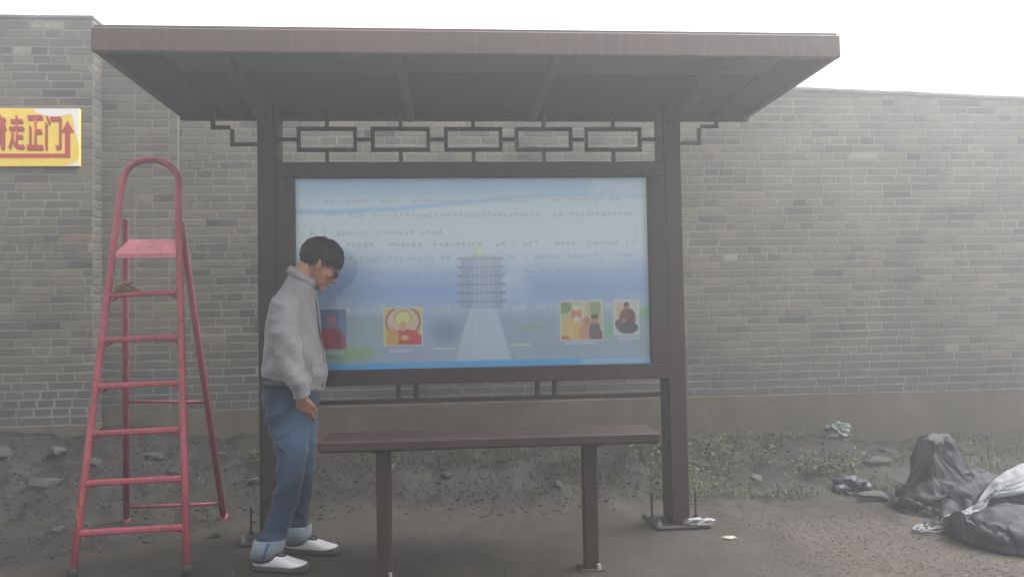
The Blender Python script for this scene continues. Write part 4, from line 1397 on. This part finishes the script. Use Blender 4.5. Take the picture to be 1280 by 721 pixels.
for (x, y, z0, z1, rx, ry, lean) in ((-0.908, 4.06, 0.064, 0.150, 0.074, 0.069, 0.018), (-0.808, 4.315, 0.066, 0.148, 0.072, 0.068, 0.004)):
    q = MB()
    q.rings([((x - 0.004, y, z0 + 0.004), X_ * (rx - 0.010), Y_ * (ry - 0.010)), ((x - 0.004, y, z0), X_ * rx, Y_ * ry), ((x + lean * 0.5, y, (z0 + z1) / 2), X_ * (rx + 0.004), Y_ * (ry + 0.004)),
             ((x + lean, y, z1 - 0.004), X_ * (rx + 0.003), Y_ * (ry + 0.003)), ((x + lean, y, z1), X_ * (rx - 0.010), Y_ * (ry - 0.010))], 28, False)
    cf = q.build('trouser_cuff', M['jeans_cuff'], jeans, True)
    if x < -0.85:
        q = MB()
        for s in (0.0,):
            q.rings([((x - 0.002 + 0.028 * t, y - ry - 0.003 + 0.001, z0 + 0.004 + (z1 - z0 - 0.008) * t), X_ * 0.008, Y_ * 0.0035) for t in (0, 0.5, 1)], 8)
        q.build('cuff_seam', M['stripe'], cf, True)
q = MB()
q.rings([((-0.806, 4.2, 0.893), X_ * 0.1455, Y_ * 0.1795, 2.35), ((-0.806, 4.2, 0.895), X_ * 0.1485, Y_ * 0.1825, 2.35), ((-0.806, 4.2, 0.922), X_ * 0.1445, Y_ * 0.1785, 2.3), ((-0.806, 4.2, 0.923), X_ * 0.1395, Y_ * 0.173, 2.3)], 36, False)
q.build('belt', M['belt'], man, True)

# shoes: white slip-ons, dark collar and thick grey sole
for (hl, to) in SHOES:
    a, b_ = Vector((*hl, 0)), Vector((*to, 0))
    d = (b_ - a); L_ = d.length; d.normalize()
    s_ = Vector((-d.y, d.x, 0))
    def ring_at(t, hw_, z0, z1, pw=2.6):
        return (a + d * L_ * t + Z_ * (z0 + z1) / 2, s_ * hw_, Z_ * (z1 - z0) / 2, pw)
    sh = MB()
    sh.rings([ring_at(*r_) for r_ in ((0.010, 0.012, 0.020, 0.055), (0.03, 0.024, 0.016, 0.072), (0.08, 0.032, 0.014, 0.080), (0.20, 0.036, 0.014, 0.078), (0.34, 0.037, 0.014, 0.080), (0.46, 0.040, 0.014, 0.083),
                                      (0.58, 0.045, 0.014, 0.072), (0.72, 0.048, 0.014, 0.058), (0.84, 0.046, 0.014, 0.050), (0.93, 0.036, 0.016, 0.044), (0.985, 0.016, 0.02, 0.036))], 24)
    me = fuse('shoe', sh, 0.0045, 3, 0.5)
    me.materials.append(M['shoe'])
    shoe = link('shoe', me, man)
    so = MB()
    outl = [(0.0, 0.010), (0.02, 0.026), (0.08, 0.036), (0.2, 0.040), (0.36, 0.039), (0.5, 0.043), (0.64, 0.050), (0.78, 0.052), (0.9, 0.046), (0.965, 0.032), (1.0, 0.010)]
    loop = [a + d * L_ * t + s_ * w for t, w in outl] + [a + d * L_ * t - s_ * w for t, w in outl[::-1]]
    n_ = len(loop)
    zt_ = [0.027 + 0.014 * sstep(0.75, 1.0, ((p - a).dot(d)) / L_) + 0.006 * sstep(0.12, 0.0, ((p - a).dot(d)) / L_) for p in loop]
    cen = a + d * L_ * 0.5
    vs = [cen + (p - cen) * 0.96 + Z_ * 0.002 for p in loop] + [p + Z_ * 0.008 for p in loop] + [p + Z_ * z for p, z in zip(loop, zt_)] + [cen + (p - cen) * 0.93 + Z_ * (z + 0.001) for p, z in zip(loop, zt_)]
    fs = [list(range(n_))[::-1], [3 * n_ + i for i in range(n_)]]
    for lv in range(3):
        for i in range(n_):
            fs.append([lv * n_ + i, lv * n_ + (i + 1) % n_, (lv + 1) * n_ + (i + 1) % n_, (lv + 1) * n_ + i])
    so.add(vs, fs)
    so.build('sole', M['sole'], shoe, True)
    co = MB()                                        # padded collar round the ankle opening, dipping to a tongue
    pts = []
    for k in range(25):
        t = 2 * math.pi * k / 24
        pts.append(a + d * L_ * (0.235 + 0.23 * math.cos(t)) + s_ * 0.0395 * math.sin(t) + Z_ * (0.068 - 0.014 * math.sin(t) ** 2 + 0.012 * math.cos(t)))
    co.tube(pts, 0.0105, 8, False)
    co.build('shoe_collar', M['shoe_trim'], shoe, True)
    co = MB()
    co.tube([a + d * L_ * t + s_ * w + Z_ * z for t, w, z in ((0.44, -0.022, 0.084), (0.52, -0.020, 0.080), (0.56, -0.010, 0.076), (0.57, 0, 0.075), (0.56, 0.010, 0.076), (0.52, 0.020, 0.080), (0.44, 0.022, 0.084))], 0.0055, 6)
    co.build('tongue_trim', M['shoe_trim'], shoe, True)
    sk = MB()
    an = a + d * L_ * 0.24
    sk.rings([(an + Z_ * 0.055, d * 0.050, s_ * 0.030), (an + Z_ * 0.085 + d * 0.002, d * 0.046, s_ * 0.032), (an + Z_ * 0.12 + d * 0.004, d * 0.044, s_ * 0.034)], 20)
    sk.build('sock', M['sock'], shoe, True)

# ------------------------------------------------------------------ heaps of dark netting at the right
def drape(name, lumps, cx, cy, w, d, z0, nx, ny, frames, seed, rot=0.0, crumple=0.05, slack=-0.28, extra=None):
    """let a slack sheet fall over lumps and the ground, and keep the folded result"""
    gm = bpy.data.meshes.new('floor')
    gm.from_pydata([(cx - 4, cy - 4, 0), (cx + 4, cy - 4, 0), (cx + 4, cy + 4, 0), (cx - 4, cy + 4, 0)], [], [(0, 1, 2, 3)])
    cols = [bpy.data.objects.new('floor', gm)]
    for c, r in lumps:
        bm = bmesh.new()
        bmesh.ops.create_icosphere(bm, subdivisions=3, radius=1)
        for v in bm.verts:
            v.co = Vector((c[0] + v.co.x * r[0], c[1] + v.co.y * r[1], c[2] + v.co.z * r[2]))
        lm = bpy.data.meshes.new('lump')
        bm.to_mesh(lm); bm.free()
        cols.append(bpy.data.objects.new('lump', lm))
    if extra:
        cols.append(bpy.data.objects.new('under', extra.copy()))
    for o in cols:
        C.objects.link(o)
        o.modifiers.new('c', 'COLLISION')
        o.collision.thickness_outer = 0.008
        o.collision.cloth_friction = 25
    def top(X, Y):
        h = 0.012
        for c, r in lumps:
            q = 1 - ((X - c[0]) / (r[0] + 0.03)) ** 2 - ((Y - c[1]) / (r[1] + 0.03)) ** 2
            if q > 0:
                h = max(h, c[2] + (r[2] + 0.02) * math.sqrt(q))
        return h
    vs, fs, keep, pin = [], [], {}, []
    for j in range(ny + 1):
        for i in range(nx + 1):
            x, y = (i / nx - 0.5) * 2, (j / ny - 0.5) * 2
            a = math.atan2(y, x)
            e = (abs(x) ** 3.2 + abs(y) ** 3.2) ** (1 / 3.2) if extra is None else 0.5
            lim = 0.86 + 0.10 * noise.noise(Vector((math.cos(a) * 1.6 + seed, math.sin(a) * 1.6, seed)))
            if e > lim:
                continue
            X, Y = x * w / 2, y * d / 2
            X, Y = cx + X * math.cos(rot) - Y * math.sin(rot), cy + X * math.sin(rot) + Y * math.cos(rot)
            z = (top(X, Y) if extra is None else z0) + crumple * noise.fractal(Vector((X * 6 + seed, Y * 6, seed)), 1, 2, 3)
            keep[(i, j)] = len(vs)
            if extra is None and e > lim - 0.05:
                pin.append(len(vs))
                z = 0.012
            vs.append((X, Y, max(z, 0.012)))
    for j in range(ny):
        for i in range(nx):
            q = [(i, j), (i + 1, j), (i + 1, j + 1), (i, j + 1)]
            if all(a in keep for a in q):
                fs.append([keep[a] for a in q])
    me = bpy.data.meshes.new(name)
    me.from_pydata(vs, [], fs)
    o = bpy.data.objects.new(name, me)
    C.objects.link(o)
    md = o.modifiers.new('cl', 'CLOTH')
    st = md.settings
    st.quality = 5
    st.mass = 0.25
    st.tension_stiffness = st.compression_stiffness = 12
    st.shear_stiffness = 4
    st.bending_stiffness = 0.15
    st.air_damping = 2
    st.shrink_min = slack
    if pin:
        o.vertex_groups.new(name='hold').add(pin, 1.0, 'REPLACE')
        st.vertex_group_mass = 'hold'
    md.collision_settings.use_self_collision = False
    md.collision_settings.distance_min = 0.008
    md.point_cache.frame_start = 1
    md.point_cache.frame_end = frames
    for f in range(1, frames + 1):
        scene.frame_set(f)
    out = bpy.data.meshes.new_from_object(o.evaluated_get(bpy.context.evaluated_depsgraph_get()))
    bpy.data.objects.remove(o)
    for c in cols:
        bpy.data.objects.remove(c)
    scene.frame_set(1)
    out.name = name
    out.materials.clear()
    out.polygons.foreach_set('use_smooth', [True] * len(out.polygons))
    return out
def cloth_obj(name, me, mat, parent=None, th=0.005):
    me.materials.append(mat)
    o = link(name, me, parent)
    md = o.modifiers.new('t', 'SOLIDIFY')
    md.thickness = th
    md.offset = 1
    return o
net2 = drape('netting', [((3.32, 4.20, 0.0), (0.44, 0.20, 0.35)), ((2.92, 4.00, 0.0), (0.24, 0.15, 0.17)), ((3.69, 4.16, 0.03), (0.34, 0.22, 0.31)), ((3.15, 4.30, 0.1), (0.16, 0.10, 0.17)), ((3.03, 3.88, 0.0), (0.13, 0.09, 0.13)), ((3.29, 3.88, 0.0), (0.15, 0.12, 0.18)), ((3.55, 3.86, 0.0), (0.14, 0.10, 0.12)), ((3.79, 3.92, 0.0), (0.16, 0.11, 0.17)), ((3.42, 4.02, 0.0), (0.10, 0.10, 0.25))], 3.35, 4.10, 1.66, 1.06, 0.50, 132, 84, 30, 3, 0.0, 0.05, -0.42)
def rumple(p, n):
    return 0.010 * (ridge(Vector((p.x * 11 + p.z * 5, p.y * 9, p.z * 10))) ** 3 - 0.4) + 0.006 * (ridge(p * 22) ** 2 - 0.4)
displace(net2, rumple)
n2 = tag(cloth_obj('netting_heap', net2, M['tarp']), 'crumpled heap of dark grey netting edged with a white band', 'netting')
net1 = drape('netting', [((3.00, 4.72, 0.0), (0.24, 0.17, 0.20)), ((3.03, 4.80, 0.16), (0.10, 0.08, 0.17)), ((2.985, 4.80, 0.34), (0.070, 0.052, 0.075)), ((3.065, 4.80, 0.31), (0.055, 0.05, 0.07)), ((3.20, 4.68, 0.0), (0.18, 0.15, 0.20)), ((2.86, 4.66, 0.0), (0.11, 0.12, 0.12)), ((2.95, 4.56, 0.0), (0.13, 0.09, 0.10))], 3.04, 4.72, 0.86, 0.70, 0.62, 90, 66, 30, 8, 0.0, 0.05, -0.42)
displace(net1, rumple)
n1 = tag(cloth_obj('netting_heap', net1, M['tarp']), 'dark grey netting bundle with one upright peak, left of the white banded heap', 'netting')
band = drape('white_band', [], 3.34, 4.17, 1.30, 0.17, 0.62, 104, 18, 34, 5, 0.05, 0.04, -0.22, net2)
cloth_obj('white_band', band, M['tarp_white'], n2, 0.006)

# ------------------------------------------------------------------ litter and stones
def crumple(name, c, r, seed, mat, amp=0.5, sub=3):
    bm = bmesh.new()
    bmesh.ops.create_icosphere(bm, subdivisions=sub, radius=1)
    for v in bm.verts:
        n_ = v.co.normalized()
        k = 1 + amp * (ridge(n_ * 1.6 + Vector((seed, 0, 0))) - 0.6) + amp * 0.5 * noise.noise(n_ * 4 + Vector((0, seed, 0)))
        v.co = Vector((n_.x * r[0], n_.y * r[1], n_.z * r[2])) * k
    me = bpy.data.meshes.new(name)
    bm.to_mesh(me); bm.free()
    me.materials.append(mat)
    o = link(name, me)
    o.location = c
    return o
def gz(x, y, dz=0.0): return (x, y, ground_z(x, y) + dz)
tag(crumple('plastic_bag', gz(3.0, 6.02, 0.05), (0.10, 0.07, 0.085), 3, M['white_plastic'], 0.45, 4), 'crumpled pale plastic bag lying against the foot of the wall', 'bag')
tag(crumple('plastic_sheet', gz(2.66, 5.18, 0.03), (0.13, 0.10, 0.07), 7, M['purple_plastic'], 0.9), 'dark purplish crumpled plastic scrap on the dirt left of the netting', 'plastic')
tag(crumple('flat_stone', gz(2.66, 4.92, 0.02), (0.10, 0.08, 0.035), 11, M['stone_pale'], 0.35, 2), 'pale flat stone beside the dark plastic scrap', 'stone')
tag(crumple('flat_stone', gz(3.05, 5.55, 0.02), (0.11, 0.06, 0.03), 15, M['stone_pale'], 0.3, 2), 'pale flat stone on the grass behind the netting bundle', 'stone')
tag(crumple('paper_scrap', gz(1.50, 4.26, 0.008), (0.045, 0.022, 0.008), 5, M['paper'], 0.5, 2), 'scrap of pale paper on the ground right of the post', 'litter')
tag(crumple('rag', (1.405, 4.50, 0.035), (0.085, 0.035, 0.022), 9, M['rag'], 0.7), 'white rag lying on the base plate of the right post', 'rag')
q = MB()
for k in range(7):
    x0, y0 = 2.57 + 0.02 * math.sin(k * 2.0), 4.25 + 0.02 * math.cos(k * 1.7)
    q.tube([gz(x0 + 0.018 * i * math.cos(k * 1.1 + i * 0.5) + 0.012 * i, y0 + 0.014 * i * math.sin(k + i * 0.6), 0.012 + 0.012 * abs(math.sin(i * 1.4 + k))) for i in range(7)], 0.0045, 5)
tag(q.build('string_tuft', M['rag'], None, True), 'small tangle of white string in front of the netting', 'string')

stone_meshes = []
for s_ in range(8):
    bm = bmesh.new()
    bmesh.ops.create_icosphere(bm, subdivisions=2, radius=1)
    for v in bm.verts:
        n_ = v.co.normalized()
        k = 1 + 0.45 * noise.noise(n_ * 1.3 + Vector((s_ * 7, 0, 0))) + 0.15 * noise.noise(n_ * 4 + Vector((s_, 3, 0)))
        v.co = n_ * k
        v.co.z = max(-0.5, min(0.55, v.co.z))
    me = bpy.data.meshes.new('rubble_stone')
    bm.to_mesh(me); bm.free()
    me.materials.append(M['stone'] if s_ % 4 else M['stone_pale'])
    stone_meshes.append(me)
def stone(x, y, r, label, group):
    o = bpy.data.objects.new('rubble_stone', random.choice(stone_meshes))
    C.objects.link(o)
    o.location = gz(x, y, r * 0.10)
    o.rotation_euler = (random.uniform(-.3, .3), random.uniform(-.3, .3), random.uniform(0, 6.3))
    o.scale = (r * random.uniform(0.8, 1.2), r * random.uniform(0.7, 1.0), r * random.uniform(0.5, 0.9))
    tag(o, label, 'stone', group)
STONES = [
    (-3.05, 5.72, 0.085, 'large grey stone at the far left of the bank, under the brick pier', 'stones on the left bank'),
    (-2.72, 5.86, 0.060, 'grey stone close under the corner of the brick pier', 'stones on the left bank'),
    (-2.95, 5.35, 0.055, 'grey stone midway down the left bank, left of the ladder', 'stones on the left bank'),
    (-2.62, 5.45, 0.085, 'biggest dark stone on the left bank just left of the ladder', 'stones on the left bank'),
    (-2.40, 5.70, 0.050, 'grey stone behind the left stile of the ladder', 'stones on the left bank'),
    (-2.05, 5.78, 0.065, 'pale stone seen between the ladder stiles above the third lowest rung', 'stones on the left bank'),
    (-1.86, 5.62, 0.050, 'grey stone seen through the ladder, right of its rear left leg', 'stones on the left bank'),
    (-1.62, 5.86, 0.045, 'small stone near the wall seen between the ladder rear legs', 'stones on the left bank'),
    (-1.30, 5.52, 0.050, 'grey stone between the rear right ladder leg and the left post', 'stones on the left bank'),
    (-2.75, 4.95, 0.045, 'stone lying low on the left near the picture edge', 'stones on the left bank'),
    (-2.28, 4.90, 0.040, 'small grey stone beside the lowest part of the left ladder stile', 'stones on the left bank'),
    (-1.34, 4.72, 0.040, 'flat grey stone left of the man, beside the post foot', 'stones on the left bank'),
    (-0.42, 5.62, 0.045, 'grey stone left of the left bench leg in the scraped soil', 'stones behind the bench'),
    (-0.02, 5.50, 0.040, 'grey stone just right of the left bench leg in the scraped soil', 'stones behind the bench'),
    (0.38, 5.66, 0.040, 'grey stone behind the middle of the bench', 'stones behind the bench'),
    (0.72, 5.34, 0.035, 'grey stone left of the right bench leg in the scraped soil', 'stones behind the bench'),
    (1.08, 5.78, 0.030, 'small pale stone right of the right bench leg below the bench seat', 'stones behind the bench'),
    (1.72, 5.62, 0.050, 'grey stone among weeds just right of the shelter post', 'stones among the weeds'),
    (2.12, 5.46, 0.045, 'grey stone halfway between the shelter post and the plastic bag', 'stones among the weeds'),
    (2.42, 5.95, 0.045, 'grey stone by the wall foot left of the plastic bag', 'stones among the weeds'),
    (3.28, 5.86, 0.050, 'grey stone by the wall foot right of the plastic bag', 'stones among the weeds'),
    (3.86, 5.72, 0.055, 'grey stone on the weedy bank behind the white banded heap', 'stones among the weeds'),
]
for st in STONES:
    stone(*st)

# countless small chips, gravel, weeds
def chip(mb, x, y, r):
    z = ground_z(x, y)
    a = random.uniform(0, 6.28)
    pts = []
    for k in range(5):
        t = a + k * 1.2566
        rr_ = r * random.uniform(0.7, 1.2)
        pts.append((x + rr_ * math.cos(t), y + rr_ * math.sin(t) * 0.8, z - 0.2 * r))
    top = [(x + (p[0] - x) * 0.6, y + (p[1] - y) * 0.6, z + r * random.uniform(0.25, 0.5)) for p in pts]
    mb.tint = random.random()
    mb.add(pts + top, [[5, 6, 7, 8, 9]] + [[k, (k + 1) % 5, 5 + (k + 1) % 5, 5 + k] for k in range(5)])
g = MB()
for _ in range(9000):
    x, y = random.uniform(1.4, 5.0), 3.2 + 2.0 * random.random()
    nz = noise.noise(Vector((x * 1.6, y * 1.6, 9)))
    if random.random() < sstep(1.45, 1.8, x + 0.15 * nz) * sstep(5.2, 4.6, y + 0.2 * nz):
        chip(g, x, y, random.uniform(0.003, 0.009))
for _ in range(4200):
    x, y = random.uniform(-2.2, 1.9), random.uniform(3.3, 4.9)
    if random.random() < 0.45 + 0.55 * sstep(3.9, 3.6, y):
        chip(g, x, y, random.uniform(0.002, 0.007))
o = g.build('gravel', M['pebble']); o['kind'] = 'stuff'
g = MB()
for _ in range(7000):
    x, y = random.uniform(-3.7, 1.6), random.uniform(3.5, 6.1)
    if random.random() < (1 - pad_mask(x, y)) * (0.35 + 0.65 * sstep(4.6, 5.3, y)):
        chip(g, x, y, random.choice((0.005, 0.007, 0.010, 0.014, 0.020)))
o = g.build('rubble_chips', M['rubble']); o['kind'] = 'stuff'

def blade(mb, x, y, h_, w_, lean):
    z = ground_z(x, y) - 0.005
    a = random.uniform(0, 6.28)
    dx, dy = math.cos(a), math.sin(a)
    b0 = Vector((x, y, z)); s_ = Vector((-dy, dx, 0)) * w_
    m1 = b0 + Vector((dx * lean * 0.35, dy * lean * 0.35, h_ * 0.6)); t_ = b0 + Vector((dx * lean, dy * lean, h_ * random.uniform(0.55, 1.0)))
    mb.add([b0 - s_, b0 + s_, m1 + s_ * 0.8, m1 - s_ * 0.8, t_], [(0, 1, 2, 3), (3, 2, 4)])
def leaf(mb, x, y, h_, sz):
    z = ground_z(x, y)
    a, tl_ = random.uniform(0, 6.28), random.uniform(0.1, 0.9)
    u = Vector((math.cos(a) * math.cos(tl_), math.sin(a) * math.cos(tl_), math.sin(tl_) * random.choice((-.5, 1)))) * sz
    v = Vector((-math.sin(a), math.cos(a), random.uniform(-.3, .3))) * sz * 0.38
    c0 = Vector((x, y, z + h_))
    mb.add([c0, c0 + u * 0.5 - v, c0 + u, c0 + u * 0.5 + v], [(0, 1, 2, 3)])
w_ = MB()
for _ in range(17000):
    x, y = random.uniform(1.35, 5.2), random.uniform(5.05, 6.2)
    n2 = noise.noise(Vector((x * 1.1 + 4, y * 2.0, 2))) + 0.5 * noise.noise(Vector((x * 4, y * 4, 7)))
    if n2 + 0.1 < random.uniform(-0.1, 0.55):
        continue
    w_.tint = min(1, max(0, 0.4 + 0.5 * n2 + random.uniform(-0.35, 0.35)))
    if random.random() < 0.55:
        blade(w_, x, y, random.uniform(0.02, 0.08), 0.0022, random.uniform(0.01, 0.05))
    else:
        leaf(w_, x, y, random.uniform(0.005, 0.05), random.uniform(0.012, 0.028))
for cx, cy, n_, r_ in ((2.62, 5.52, 500, 0.16), (1.62, 5.85, 350, 0.22), (2.1, 5.75, 250, 0.2), (-1.28, 5.75, 160, 0.1), (1.75, 5.5, 200, 0.2)):
    for _ in range(n_):
        x, y = random.gauss(cx, r_), random.gauss(cy, r_ * 0.5)
        w_.tint = random.uniform(0.2, 0.85)
        leaf(w_, x, y, random.uniform(0.01, 0.10), random.uniform(0.015, 0.035))
o = w_.build('weeds', M['weed'], None, False, False); o['kind'] = 'stuff'
w_ = MB()
for _ in range(7000):
    x, y = random.uniform(-1.3, 1.55), random.gauss(5.55, 0.16)
    if noise.noise(Vector((x * 2.2, y * 3, 4))) < random.uniform(-0.4, 0.3) or y > 6.15:
        continue
    w_.tint = random.random()
    blade(w_, x, y, random.uniform(0.015, 0.06), 0.0025, random.uniform(0.02, 0.07))
for _ in range(2500):
    x, y = random.uniform(-3.7, -1.2), random.uniform(4.6, 6.0)
    if noise.noise(Vector((x * 2.2, y * 3, 4))) < random.uniform(-0.1, 0.5):
        continue
    w_.tint = random.random()
    blade(w_, x, y, random.uniform(0.015, 0.05), 0.0025, random.uniform(0.02, 0.06))
o = w_.build('dead_grass', M['dead'], None, False, False); o['kind'] = 'stuff'

# ------------------------------------------------------------------ haze: one closed box of thin, even mist
hz = MB(); hz.box(-50, 50, -50, 50, -1.3, 3.75, 0.01)
hm = bpy.data.materials.new('mist')
hm.use_nodes = True
hn = hm.node_tree
hn.nodes.clear()
ho = N(hn, 'OutputMaterial')
hv = N(hn, 'VolumePrincipled')
hv.inputs['Color'].default_value = (0.93, 0.95, 0.97, 1)
hv.inputs['Density'].default_value = HAZE_DENSITY
hv.inputs['Anisotropy'].default_value = HAZE_ANISO
hn.links.new(hv.outputs['Volume'], ho.inputs['Volume'])
haze = hz.build('haze', hm)
haze['kind'] = 'stuff'
